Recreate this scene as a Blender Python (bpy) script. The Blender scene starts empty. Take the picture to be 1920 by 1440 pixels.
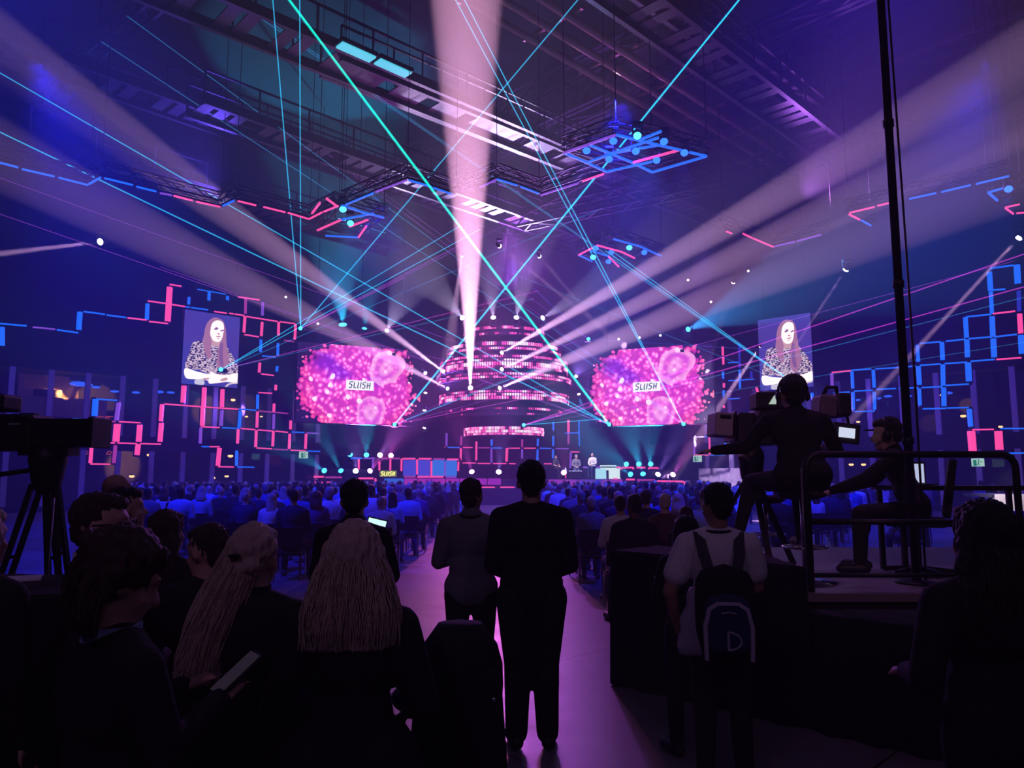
import bpy, bmesh, math, random
from mathutils import Vector, Matrix, Euler, noise

S = bpy.context.scene
C = S.collection
PI = math.pi
PITCH = math.radians(6.8)
FPX = 1420.0

# ------------------------------------------------------------------ camera
cam_d = bpy.data.cameras.new('camera')
cam = bpy.data.objects.new('camera', cam_d)
C.objects.link(cam)
cam_d.sensor_width = 36
cam_d.lens = FPX * 36 / 1920
cam_d.clip_end = 300
cam.location = (0, 0, 1.65)
cam.rotation_euler = (PI / 2 + PITCH, 0, 0)
S.camera = cam

# ------------------------------------------------------------------ exposure, cycles settings
S.view_settings.view_transform = 'Standard'
S.view_settings.look = 'None'
S.view_settings.gamma = 1
S.view_settings.use_curve_mapping = False
S.view_settings.exposure = 0.12
S.cycles.use_denoising = True
S.cycles.volume_bounces = 0
S.cycles.max_bounces = 4
S.cycles.diffuse_bounces = 2
S.cycles.glossy_bounces = 2
S.cycles.transparent_max_bounces = 24
S.cycles.caustics_reflective = False
S.cycles.caustics_refractive = False
S.cycles.sample_clamp_indirect = 0.0

# ------------------------------------------------------------------ world: stage haze that fills the hall
HAZE = 0.010
w = bpy.data.worlds.new('hall_air'); S.world = w; w.use_nodes = True
wn = w.node_tree
for n in list(wn.nodes): wn.nodes.remove(n)
wo = wn.nodes.new('ShaderNodeOutputWorld')
wv = wn.nodes.new('ShaderNodeVolumeScatter')
wv.inputs['Color'].default_value = (0.95, 0.93, 1, 1)
wv.inputs['Density'].default_value = HAZE
wv.inputs['Anisotropy'].default_value = 0.15
wn.links.new(wv.outputs[0], wo.inputs['Volume'])

# ------------------------------------------------------------------ picture directions -> points in the hall
def ray(px, py):
    a = (px - 960) / FPX; b = (720 - py) / FPX
    dx, dy, dz = a, math.cos(PITCH) - b * math.sin(PITCH), math.sin(PITCH) + b * math.cos(PITCH)
    return Vector((dx / dy, 1, dz / dy))
EYE = Vector((0, 0, 1.65))
def P(px, py, Y): return EYE + ray(px, py) * Y
def PZ(px, py, z):
    r = ray(px, py); return EYE + r * ((z - 1.65) / r.z)
def PL(px, py, c=51.0):
    """on the diagonal side walls |X| = c - Y"""
    r = ray(px, py); return EYE + r * (c / (1 + abs(r.x)))
def GP(px, Y): return Vector(((px - 960) / FPX * Y / 0.9930, Y, 0))

# ------------------------------------------------------------------ materials
MATS = {}
def nodes(m):
    m.use_nodes = True; nt = m.node_tree
    return nt, nt.nodes.get('Principled BSDF')
def mat(name, col, rough=0.6, metal=0.0, bump=0.0, scale=30.0, var=0.12, spec=0.5, stretch=None):
    if name in MATS: return MATS[name]
    m = bpy.data.materials.new(name); nt, b = nodes(m)
    b.inputs['Roughness'].default_value = rough
    b.inputs['Metallic'].default_value = metal
    b.inputs['Specular IOR Level'].default_value = spec
    tc = nt.nodes.new('ShaderNodeTexCoord'); mp = nt.nodes.new('ShaderNodeMapping')
    if stretch: mp.inputs['Scale'].default_value = stretch
    nt.links.new(tc.outputs['Object'], mp.inputs[0])
    nz = nt.nodes.new('ShaderNodeTexNoise'); nz.inputs['Scale'].default_value = scale; nz.inputs['Detail'].default_value = 3
    nt.links.new(mp.outputs[0], nz.inputs['Vector'])
    r = nt.nodes.new('ShaderNodeMapRange'); r.inputs['To Min'].default_value = 1 - var; r.inputs['To Max'].default_value = 1 + var
    nt.links.new(nz.outputs['Fac'], r.inputs['Value'])
    mx = nt.nodes.new('ShaderNodeVectorMath'); mx.operation = 'SCALE'; mx.inputs[0].default_value = col[:3]
    nt.links.new(r.outputs[0], mx.inputs['Scale']); nt.links.new(mx.outputs[0], b.inputs['Base Color'])
    if bump:
        bp = nt.nodes.new('ShaderNodeBump'); bp.inputs['Strength'].default_value = bump; bp.inputs['Distance'].default_value = 0.01
        nt.links.new(nz.outputs['Fac'], bp.inputs['Height']); nt.links.new(bp.outputs[0], b.inputs['Normal'])
    MATS[name] = m
    return m
def emit(name, col, st=1.0, sample=False, base=(0.02, 0.02, 0.02)):
    if name in MATS: return MATS[name]
    m = bpy.data.materials.new(name); nt, b = nodes(m)
    b.inputs['Base Color'].default_value = (*base, 1)
    b.inputs['Emission Color'].default_value = (*col, 1)
    b.inputs['Emission Strength'].default_value = st
    m.cycles.emission_sampling = 'FRONT' if sample else 'NONE'
    MATS[name] = m
    return m
def beam_mat(name, col, st):
    """a laser shining in the haze: adds its light to what lies behind"""
    m = bpy.data.materials.new(name); nt, b = nodes(m); nt.nodes.remove(b)
    o = nt.nodes['Material Output']
    e = nt.nodes.new('ShaderNodeEmission'); e.inputs[0].default_value = (*col, 1); e.inputs[1].default_value = st
    t = nt.nodes.new('ShaderNodeBsdfTransparent'); a = nt.nodes.new('ShaderNodeAddShader')
    nt.links.new(e.outputs[0], a.inputs[0]); nt.links.new(t.outputs[0], a.inputs[1]); nt.links.new(a.outputs[0], o.inputs['Surface'])
    m.cycles.emission_sampling = 'NONE'
    return m
def noise_led(name, stops, scale, st, thresh=0.0, stretch=(1, 1, 1), detail=4):
    m = bpy.data.materials.new(name); nt, b = nodes(m)
    tc = nt.nodes.new('ShaderNodeTexCoord'); mp = nt.nodes.new('ShaderNodeMapping'); mp.inputs['Scale'].default_value = stretch
    nz = nt.nodes.new('ShaderNodeTexNoise'); nz.inputs['Scale'].default_value = scale; nz.inputs['Detail'].default_value = detail
    rp = nt.nodes.new('ShaderNodeValToRGB'); e = rp.color_ramp
    e.elements[0].position, e.elements[0].color = stops[0][0], (*stops[0][1], 1)
    e.elements[1].position, e.elements[1].color = stops[-1][0], (*stops[-1][1], 1)
    for p_, c_ in stops[1:-1]:
        k = e.elements.new(p_); k.color = (*c_, 1)
    nt.links.new(tc.outputs['Object'], mp.inputs[0]); nt.links.new(mp.outputs[0], nz.inputs['Vector'])
    nt.links.new(nz.outputs['Fac'], rp.inputs[0]); nt.links.new(rp.outputs[0], b.inputs['Emission Color'])
    b.inputs['Base Color'].default_value = (.02, .02, .02, 1); b.inputs['Emission Strength'].default_value = st
    m.cycles.emission_sampling = 'NONE'
    return m

M_BLACK = mat('black_metal', (.012, .012, .014), .45, .3)
M_ALU = mat('truss_aluminium', (.22, .2, .26), .4, .8)
M_ROOF = mat('painted_roof_steel', (.05, .04, .06), .5, .3, .2, 4)
M_CHROME = mat('chrome', (.8, .8, .85), .12, 1.0)
M_CLOTH = mat('black_drape', (.006, .006, .008), .95, 0, .4, 60)
M_PINK = emit('pink_led', (1, .075, .33), 1.25)
M_PINKD = emit('dim_pink_led', (.6, .06, .45), .7)
M_BLUE = emit('blue_led', (.012, .15, 1), 1.15)
M_BLUED = emit('dim_blue_led', (.03, .05, .8), .6)
M_VIOLET = emit('violet_led', (.35, .1, .9), .7)
M_WHITE = emit('white_lens', (1, .85, .95), 6)
M_CYANL = emit('cyan_lens', (.08, .7, 1), 2.6)
M_BLUEL = emit('blue_lens', (.015, .09, 1), 4)
M_PINKL = emit('pink_lens', (1, .45, .95), 5)
M_WARM = emit('warm_lamp', (1, .5, .18), 3)
LED = {'p': M_PINK, 'b': M_BLUE, 'q': M_PINKD, 'd': M_BLUED, 'v': M_VIOLET}

# ------------------------------------------------------------------ mesh builder
class MB:
    def __init__(s): s.v = []; s.f = []
    def add(s, vs, fs):
        o = len(s.v); s.v += [tuple(x) for x in vs]; s.f += [tuple(i + o for i in f) for f in fs]; return s
    def box(s, c, size, rot=None):
        c = Vector(c); h = Vector(size) / 2; R = rot if rot is not None else Matrix.Identity(3)
        vs = [c + R @ Vector((x * h.x, y * h.y, z * h.z)) for x in (-1, 1) for y in (-1, 1) for z in (-1, 1)]
        return s.add(vs, [(0, 1, 3, 2), (4, 6, 7, 5), (0, 4, 5, 1), (2, 3, 7, 6), (0, 2, 6, 4), (1, 5, 7, 3)])
    def bar(s, a, b, wx, wz=None, up=(0, 0, 1)):
        a, b = Vector(a), Vector(b); d = b - a; L = d.length; d.normalize()
        u = Vector(up)
        if abs(d.dot(u)) > .98: u = Vector((0, 1, 0))
        x = d.cross(u).normalized(); z = x.cross(d)
        return s.box((a + b) / 2, (wx, L, wz or wx), Matrix((x, d, z)).transposed())
    def tube(s, pts, r, n=8, cap=True):
        pts = [Vector(p) for p in pts]; rs = r if isinstance(r, (list, tuple)) else [r] * len(pts)
        rings = []; px = None
        for i, p in enumerate(pts):
            d = (pts[min(i + 1, len(pts) - 1)] - pts[max(i - 1, 0)]).normalized()
            if px is None:
                u = Vector((0, 0, 1)) if abs(d.z) < .9 else Vector((1, 0, 0)); px = d.cross(u).normalized()
            else:
                px = (px - d * px.dot(d)); px = px.normalized() if px.length > 1e-6 else d.orthogonal().normalized()
            y = d.cross(px)
            rings.append([p + (px * math.cos(2 * PI * k / n) + y * math.sin(2 * PI * k / n)) * rs[i] for k in range(n)])
        return s.loft(rings, cap)
    def loft(s, rings, cap=True, close=True):
        n = len(rings[0]); o = len(s.v)
        for r in rings: s.v += [tuple(x) for x in r]
        for i in range(len(rings) - 1):
            for k in range(n if close else n - 1):
                a = o + i * n + k; b = o + i * n + (k + 1) % n
                s.f.append((a, b, b + n, a + n))
        if cap:
            s.f.append(tuple(o + k for k in range(n))[::-1]); s.f.append(tuple(o + (len(rings) - 1) * n + k for k in range(n)))
        return s
    def ell(s, c, r, rot=None, n=14, m=9):
        c = Vector(c); R = rot if rot is not None else Matrix.Identity(3)
        if not hasattr(r, '__len__'): r = (r, r, r)
        vs = [c + R @ Vector((0, 0, -r[2]))]
        for j in range(1, m):
            t = -PI / 2 + PI * j / m
            for k in range(n):
                a = 2 * PI * k / n
                vs.append(c + R @ Vector((r[0] * math.cos(t) * math.cos(a), r[1] * math.cos(t) * math.sin(a), r[2] * math.sin(t))))
        vs.append(c + R @ Vector((0, 0, r[2])))
        fs = [(0, 1 + (k + 1) % n, 1 + k) for k in range(n)]
        for j in range(m - 2):
            for k in range(n):
                a = 1 + j * n + k; b = 1 + j * n + (k + 1) % n; fs.append((a, b, b + n, a + n))
        e = len(vs) - 1; o = 1 + (m - 2) * n
        fs += [(o + k, o + (k + 1) % n, e) for k in range(n)]
        return s.add(vs, fs)
    def cap(s, a, ra, b, rb, n=12):
        """tapered capsule"""
        a, b = Vector(a), Vector(b); d = b - a; L = d.length
        d = d.normalized() if L > 1e-6 else Vector((0, 0, 1))
        x = d.orthogonal().normalized(); y = d.cross(x); rings = []
        for j in range(1, 5):
            t = PI / 2 * j / 4; rings.append((a - d * ra * math.cos(t), ra * math.sin(t)))
        for j in range(4):
            t = PI / 2 * j / 4; rings.append((b + d * rb * math.sin(t), rb * math.cos(t)))
        o = len(s.v)
        s.v.append(tuple(a - d * ra))
        for c, r in rings:
            s.v += [tuple(c + (x * math.cos(2 * PI * k / n) + y * math.sin(2 * PI * k / n)) * r) for k in range(n)]
        s.v.append(tuple(b + d * rb)); e = len(s.v) - 1
        s.f += [(o, o + 1 + (k + 1) % n, o + 1 + k) for k in range(n)]
        for i in range(len(rings) - 1):
            for k in range(n):
                p_ = o + 1 + i * n + k; q_ = o + 1 + i * n + (k + 1) % n; s.f.append((p_, q_, q_ + n, p_ + n))
        l = o + 1 + (len(rings) - 1) * n
        s.f += [(l + k, l + (k + 1) % n, e) for k in range(n)]
        return s
    def mesh(s, name, m=None, smooth=False):
        me = bpy.data.meshes.new(name); me.from_pydata(s.v, [], s.f); me.update()
        bm = bmesh.new(); bm.from_mesh(me); bmesh.ops.recalc_face_normals(bm, faces=bm.faces); bm.to_mesh(me); bm.free()
        if m: me.materials.append(m)
        if smooth: me.polygons.foreach_set('use_smooth', [True] * len(me.polygons))
        return me
    def build(s, name, m=None, parent=None, smooth=False, loc=None, rot=None, bevel=0):
        o = bpy.data.objects.new(name, s.mesh(name, m, smooth)); C.objects.link(o)
        if parent: o.parent = parent
        if loc is not None: o.location = loc
        if rot is not None: o.rotation_euler = rot
        if bevel:
            b = o.modifiers.new('b', 'BEVEL'); b.width = bevel; b.segments = 2; b.limit_method = 'ANGLE'
        return o

def tag(o, label, cat, group=None, kind=None):
    o['label'] = label; o['category'] = cat
    if group: o['group'] = group
    if kind: o['kind'] = kind
    return o
def thing(name, label, cat, loc=(0, 0, 0), rz=0.0, group=None):
    o = bpy.data.objects.new(name, None); C.objects.link(o); o.empty_display_size = .1
    o.location = loc; o.rotation_euler = (0, 0, rz)
    return tag(o, label, cat, group)
def structure(o): o['kind'] = 'structure'; return o
def children(o): return [c for c in ALL_CH.get(o.name, [])]

def dup(root, loc=None, rz=None):
    c = root.copy(); C.objects.link(c)
    if loc is not None: c.location = loc
    if rz is not None: c.rotation_euler = (0, 0, rz)
    for ch in list(root.children):
        d = ch.copy(); C.objects.link(d); d.parent = c; d.matrix_parent_inverse = ch.matrix_parent_inverse.copy()
        for g in list(ch.children):
            e = g.copy(); C.objects.link(e); e.parent = d; e.matrix_parent_inverse = g.matrix_parent_inverse.copy()
    return c
def spot(name, a, b, deg, watts, col, blend=.15, r=.08, parent=None, energy_scale=1.0):
    l = bpy.data.lights.new(name, 'SPOT'); l.energy = watts; l.color = col; l.spot_size = math.radians(deg); l.spot_blend = blend
    l.shadow_soft_size = r
    o = bpy.data.objects.new(name, l); C.objects.link(o)
    a, b = Vector(a), Vector(b)
    q = (b - a).to_track_quat('-Z', 'Y').to_matrix().to_4x4(); q.translation = a
    if parent:
        o.parent = parent; o.matrix_basis = Matrix.Translation(parent.location).inverted() @ q if parent.rotation_euler.z == 0 else parent.matrix_basis.inverted() @ q
    else: o.matrix_basis = q
    return o
D45R = Vector((math.sin(math.radians(46)), math.cos(math.radians(46)), 0))   # roof direction going away to the one side
D45L = Vector((-math.sin(math.radians(44)), math.cos(math.radians(44)), 0))  # and to the other

def truss_mb(m, a, b, w_=.3, h=.3, step=.5, r=.025, n=5):
    a, b = Vector(a), Vector(b); d = (b - a); L = d.length; d.normalize()
    x = d.cross(Vector((0, 0, 1)))
    x = x.normalized() if x.length > .1 else Vector((1, 0, 0)); z = x.cross(d)
    cs = [(-w_ / 2, -h / 2), (w_ / 2, -h / 2), (w_ / 2, h / 2), (-w_ / 2, h / 2)]
    for i, j in cs: m.bar(a + x * i + z * j, b + x * i + z * j, r * 2)
    k = max(2, int(L / step))
    for t in range(k):
        p, q = a + d * L * t / k, a + d * L * (t + 1) / k
        for s_ in range(4):
            c0, c1 = cs[s_], cs[(s_ + 1) % 4]
            if t % 2: c0, c1 = c1, c0
            m.bar(p + x * c0[0] + z * c0[1], q + x * c1[0] + z * c1[1], r * 1.2)
    return m

# =================================================================== THE HALL
def quad(name, pts, m): return structure(MB().add(pts, [tuple(range(len(pts)))]).build(name, m))
# floor: polished concrete with cast joints, laid square to the diagonal walls
m_floor = bpy.data.materials.new('polished_concrete'); nt, b = nodes(m_floor)
tc = nt.nodes.new('ShaderNodeTexCoord'); mp = nt.nodes.new('ShaderNodeMapping'); mp.inputs['Rotation'].default_value = (0, 0, math.radians(45))
sp = nt.nodes.new('ShaderNodeSeparateXYZ'); nt.links.new(tc.outputs['Object'], mp.inputs[0]); nt.links.new(mp.outputs[0], sp.inputs[0])
def mth(op, a, v=None, c=None):
    n = nt.nodes.new('ShaderNodeMath'); n.operation = op
    for i, q in enumerate((a, v, c)):
        if q is None: continue
        if isinstance(q, (int, float)): n.inputs[i].default_value = q
        else: nt.links.new(q, n.inputs[i])
    return n.outputs[0]
lines = None
for ax, per in (('X', 2.9), ('Y', 2.9)):
    fr = mth('FRACT', mth('DIVIDE', mth('ADD', sp.outputs[ax], 100 + (.35 if ax == 'X' else 1.1)), per)); ln = mth('LESS_THAN', fr, .006)
    lines = ln if lines is None else mth('MAXIMUM', lines, ln)
nz = nt.nodes.new('ShaderNodeTexNoise'); nz.inputs['Scale'].default_value = .6; nz.inputs['Detail'].default_value = 8
nt.links.new(tc.outputs['Object'], nz.inputs['Vector'])
rp = nt.nodes.new('ShaderNodeValToRGB'); rp.color_ramp.elements[0].color = (.13, .12, .13, 1); rp.color_ramp.elements[1].color = (.25, .235, .24, 1)
rp.color_ramp.elements[0].position = .35; rp.color_ramp.elements[1].position = .65
nt.links.new(nz.outputs['Fac'], rp.inputs[0])
mx = nt.nodes.new('ShaderNodeMix'); mx.data_type = 'RGBA'; mx.inputs['B'].default_value = (.02, .02, .02, 1)
nt.links.new(lines, mx.inputs['Factor']); nt.links.new(rp.outputs[0], mx.inputs['A']); nt.links.new(mx.outputs['Result'], b.inputs['Base Color'])
nz2 = nt.nodes.new('ShaderNodeTexNoise'); nz2.inputs['Scale'].default_value = 3; nz2.inputs['Detail'].default_value = 6
nt.links.new(tc.outputs['Object'], nz2.inputs['Vector'])
mr = nt.nodes.new('ShaderNodeMapRange'); mr.inputs['To Min'].default_value = .28; mr.inputs['To Max'].default_value = .5
nt.links.new(nz2.outputs['Fac'], mr.inputs['Value']); nt.links.new(mr.outputs[0], b.inputs['Roughness'])
quad('floor', [(-48, -6, 0), (48, -6, 0), (48, 58, 0), (-48, 58, 0)], m_floor)
ROOFZ = 21
M_DECK = mat('roof_deck', (.02, .017, .03), .9, 0, .5, 3)
M_WALL = mat('dark_wall', (.022, .02, .032), .85, 0, .3, 2)
M_WALLIN = mat('gallery_wall', (.10, .08, .07), .8, 0, .2, 2)
quad('ceiling', [(-48, -6, ROOFZ), (48, -6, ROOFZ), (48, 58, ROOFZ), (-48, 58, ROOFZ)], M_DECK)
quad('wall_rear', [(-48, -5.9, 0), (48, -5.9, 0), (48, -5.9, ROOFZ), (-48, -5.9, ROOFZ)], M_WALL)
# the two side walls run at 45 degrees and meet behind the stage; each has two storeys of glazed gallery
CW = 54.4
for sgn, side in ((-1, 'left'), (1, 'right')):
    def W(y, z, c=CW): return (sgn * (c - y), y, z)
    mbw = MB()
    for z0, z1 in ((2.75, 3.45), (6.3, ROOFZ), (0, .25)):
        mbw.add([W(5, z0), W(46, z0), W(46, z1), W(5, z1)], [(0, 1, 2, 3)])
    mbw.add([W(46, 0), W(54, 0), W(54, ROOFZ), W(46, ROOFZ)], [(0, 1, 2, 3)])
    mbw.add([W(-5.9, 0), W(5, 0), W(5, ROOFZ), W(-5.9, ROOFZ)], [(0, 1, 2, 3)])
    structure(mbw.build('wall_' + side, M_WALL))
    # gallery rooms behind the glass
    g = MB(); cb = CW + 5.5
    g.add([W(5, 0, cb), W(46, 0, cb), W(46, 6.6, cb), W(5, 6.6, cb)], [(0, 1, 2, 3)])
    g.add([W(5, 3.1), W(46, 3.1), W(46, 3.1, cb), W(5, 3.1, cb)], [(0, 1, 2, 3)])
    g.add([W(5, 6.6), W(46, 6.6), W(46, 6.6, cb), W(5, 6.6, cb)], [(0, 1, 2, 3)])
    structure(g.build('wall_gallery_' + side, M_WALLIN))

# glass fronts of the galleries
mg = bpy.data.materials.new('gallery_glass'); nt, b = nodes(mg); nt.nodes.remove(b)
t_ = nt.nodes.new('ShaderNodeBsdfTransparent'); t_.inputs[0].default_value = (.8, .78, .85, 1)
gl = nt.nodes.new('ShaderNodeBsdfGlossy'); gl.inputs['Roughness'].default_value = .05
ms = nt.nodes.new('ShaderNodeMixShader'); ms.inputs[0].default_value = .06
nt.links.new(t_.outputs[0], ms.inputs[1]); nt.links.new(gl.outputs[0], ms.inputs[2]); nt.links.new(ms.outputs[0], nt.nodes['Material Output'].inputs['Surface'])
M_FIN = mat('white_painted_mullion', (.62, .55, .75), .5)
wi = 0
for sgn in (-1, 1):
    for z0, z1 in ((3.45, 6.3), (.25, 2.75)):
        wi += 1
        y0, y1 = 22.0, 43.5
        o = structure(MB().add([(sgn * (CW + .05 - y), y, z) for y, z in ((y0, z0), (y1, z0), (y1, z1), (y0, z1))], [(0, 1, 2, 3)]).build('window_%d' % wi, mg))
        y = y0
        while y < y1:
            x = sgn * (CW - .1 - y)
            structure(MB().box((0, 0, 0), (.13, .22, z1 - z0), Matrix.Rotation(sgn * math.radians(45), 3, 'Z')).build('mullion', M_FIN, o, loc=(x, y, (z0 + z1) / 2)))
            y += 1.06

# =================================================================== ROOF STEEL
def long_beam(name, label, cat, p, q, z, ext=(0, 0), wd=1.2, ht=.5, kind='walk', m=M_ROOF):
    a, b_ = PZ(*p, z), PZ(*q, z); d = (b_ - a).normalized(); a -= d * ext[0]; b_ += d * ext[1]
    o = thing(name, label, cat, (a + b_) / 2); c0 = Vector(o.location)
    a, b_ = a - c0, b_ - c0; x = d.cross(Vector((0, 0, 1))).normalized(); L = (b_ - a).length
    f = MB(); g = MB()
    if kind == 'walk':
        for s_ in (-1, 1):
            f.bar(a + x * wd / 2 * s_, b_ + x * wd / 2 * s_, .16, .34)
            f.bar(a + x * wd / 2 * s_ + Vector((0, 0, 1.1)), b_ + x * wd / 2 * s_ + Vector((0, 0, 1.1)), .07)
            k = int(L / 2)
            for i in range(k + 1):
                p_ = a + d * L * i / k + x * wd / 2 * s_; f.bar(p_, p_ + Vector((0, 0, 1.1)), .06)
        k = int(L / .6)
        for i in range(k):
            p_ = a + d * L * (i + .5) / k
            if (i * 7) % 11 < 8: g.box(p_, (wd * .9, .42, .05), Matrix((x, d, Vector((0, 0, 1)))).transposed())
        f.build('frame', m, o); g.build('deck_grating', m, o)
    elif kind == 'truss':
        truss_mb(f, a, b_, wd, ht, step=ht * 1.1, r=.05); f.build('lattice', m, o)
    elif kind == 'pipes':
        for i in range(3):
            g = MB(); g.tube([a + x * (i - 1) * wd * .5, b_ + x * (i - 1) * wd * .5], .14, 10); g.build('pipe', m, o, smooth=True)
        k = int(L / 3)
        for i in range(k): f.box(a + d * L * (i + .5) / k + Vector((0, 0, .2)), (wd * 1.5, .12, .1), Matrix((x, d, Vector((0, 0, 1)))).transposed())
        f.build('bracket', m, o)
    return o
M_PIPE = mat('copper_coloured_pipe', (.5, .26, .2), .35, .6)
long_beam('roof_catwalk', 'long steel roof catwalk crossing above the long haired portrait screen by the camera crane', 'catwalk', (60, 105), (640, 312), 15.5, (22, 22), 1.5)
long_beam('roof_catwalk', 'steel roof catwalk lit cyan, passing behind the tall white beam', 'catwalk', (430, 30), (1060, 292), 15.5, (16, 4), 1.7)
long_beam('roof_catwalk', 'wide steel roof catwalk running down towards the tall black mast', 'catwalk', (1240, 40), (1690, 375), 15.5, (12, 18), 1.5)
long_beam('roof_catwalk', 'second steel roof catwalk close beside the wide one near the black mast', 'catwalk', (1280, 30), (1740, 360), 16.6, (12, 16), .9)
long_beam('roof_catwalk', 'lower steel catwalk above the row of blue light bars', 'catwalk', (0, 252), (400, 370), 13.2, (10, 10), 1.3)
long_beam('roof_catwalk', 'distant steel catwalk under the pipes behind the blue lamp grid', 'catwalk', (1130, 325), (1380, 425), 15.5, (14, 8), 1.4)
long_beam('roof_catwalk', 'distant dark catwalk beside the cyan and blue lamp clusters', 'catwalk', (640, 295), (860, 372), 14.5, (6, 12), 1.4)
long_beam('roof_pipes', 'bundle of copper coloured roof pipes glinting beside the tall white beam', 'pipes', (960, 10), (1270, 200), 17.5, (6, 16), 1.9, kind='pipes', m=M_PIPE)
long_beam('roof_truss', 'pale lattice girder crossing behind the blue lamp grid towards the mast', 'truss', (1290, 345), (1545, 288), 16, (3, 1), .9, .8, 'truss')
long_beam('roof_truss', 'dim lattice girder rising past the tall black mast', 'truss', (1690, 250), (1915, 195), 16.5, (2, 10), .9, .9, 'truss')
long_beam('roof_truss', 'lattice girder low over the stage beside the small blue lamp cluster', 'truss', (1040, 400), (1225, 360), 14.5, (2, 2), .8, .8, 'truss')
long_beam('roof_brace', 'diagonal roof girder above the upper portrait side of the hall', 'girder', (150, 110), (290, 0), 17.5, (2, 6), .5, .6, 'truss')
long_beam('roof_brace', 'diagonal roof girder seen below the long catwalk', 'girder', (40, 235), (130, 158), 17.5, (1, 1), .5, .6, 'truss')
# deep roof trusses under the deck, running across
for i, (p, q, lb) in enumerate([((1330, 60), (1600, 40), 'nearest'), ((1400, 180), (1640, 130), 'middle'), ((1100, 160), (1330, 95), 'copper pipe')]):
    a, b_ = PZ(*p, 19.5), PZ(*q, 19.5); d = Vector((-D45L.x, -D45L.y, 0)) if i < 9 else D45R
    o = thing('roof_truss', ['deep dark roof truss overhead beside the mast top', 'deep dark roof truss behind the one beside the mast top', 'deep dark roof truss passing over the copper coloured pipes'][i], 'truss', a)
    f = MB(); truss_mb(f, -d * 22, d * 14, 1.2, 2.4, 2.6, .09); f.build('lattice', M_ROOF, o)

# catwalk service lights (cyan glow) on the second catwalk
for i, (px, py) in enumerate([(668, 98), (737, 128)]):
    o = thing('floodlight', ['first', 'second'][i] + ' cyan lit flat lamp under the catwalk, ' + ['nearer the crossing lasers', 'nearer the tall white beam'][i], 'lamp', PZ(px, py, 15.2))
    R = Matrix((D45R.cross(Vector((0, 0, 1))), D45R, Vector((0, 0, 1)))).transposed()
    MB().box((0, 0, .1), (.5, 1.35, .14), R).build('housing', M_BLACK, o)
    MB().box((0, 0, 0), (.4, 1.25, .06), R).build('lens', emit('cyan_strip', (.1, .7, .95), 1.0), o)

# ============================================================ LIGHT BAR GRIDS ON THE WALLS
def led_cluster(name, label, segs, tr, place, thick, off, cat='light grid'):
    """segs: text 'x y x y c' in a picture crop; place(px,py) -> point. One lattice, each bar a part."""
    ox, oy, k = tr; pts = []
    for ln in segs.replace('\n', ';').split(';'):
        t = ln.split()
        if len(t) < 5: continue
        x0, y0, x1, y1 = map(float, t[:4]); pts.append((place(x0 / k + ox, y0 / k + oy), place(x1 / k + ox, y1 / k + oy), t[4], float(t[5]) if len(t) > 5 else 1))
    c0 = sum((a for a, *_ in pts), Vector()) / len(pts); c0.z = 0
    o = thing(name, label, cat, c0); fr = MB()
    for a, b_, c, wk in pts:
        vert = abs(a.z - b_.z) > ((a - b_).xy.length)
        t = thick * wk * (1.1 if vert else .6)
        MB().bar(a - c0, b_ - c0, t, t).build('led_bar', LED[c], o)
        n = Vector(off); e = (b_ - a).normalized() * .08
        fr.bar(a - c0 + n * .1 - e, b_ - c0 + n * .1 + e, t * 1.15, t * 1.15)
    fr.build('back_frame', M_BLACK, o)
    return o
NL = Vector((-.707, .707, 0)); NR = Vector((.707, .707, 0)); NB = Vector((0, 1, 0))
led_cluster('led_bar_grid', 'stepped outline of blue and pink light bars around the portrait screen beside the laser', '''0 380 150 393 b;185 400 310 412 v;320 415 440 432 b;10 400 10 505 b 1.4;450 315 443 415 b 1.4;470 312 590 328 b;600 332 710 346 b
718 348 825 360 p;830 268 826 358 b 1.2;832 253 940 268 p;838 368 945 380 p;955 175 943 368 p 1.8;955 160 1020 170 p;962 272 1040 284 p;1065 232 1062 272 b;1045 286 1170 303 b
1110 187 1270 215 b .7;1177 202 1175 250 b;1280 225 1280 248 b;1340 230 1460 247 p;1382 240 1380 325 q;1478 260 1476 335 v;1205 312 1275 322 p;1290 322 1375 335 p
1385 340 1560 368 p;1575 370 1660 380 p;1378 340 1372 430 p;1475 372 1470 450 p;1375 442 1455 455 p;1568 372 1566 445 p;1663 385 1658 470 p;1600 475 1655 482 q
1468 470 1466 540 b;1564 490 1562 560 b;1475 562 1550 568 b;1462 600 1458 655 p;1470 663 1540 672 p;1560 620 1556 650 b;1455 768 1530 772 p;1552 725 1550 755 p''',
            (0, 480, 3), PL, .1, NL)
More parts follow.
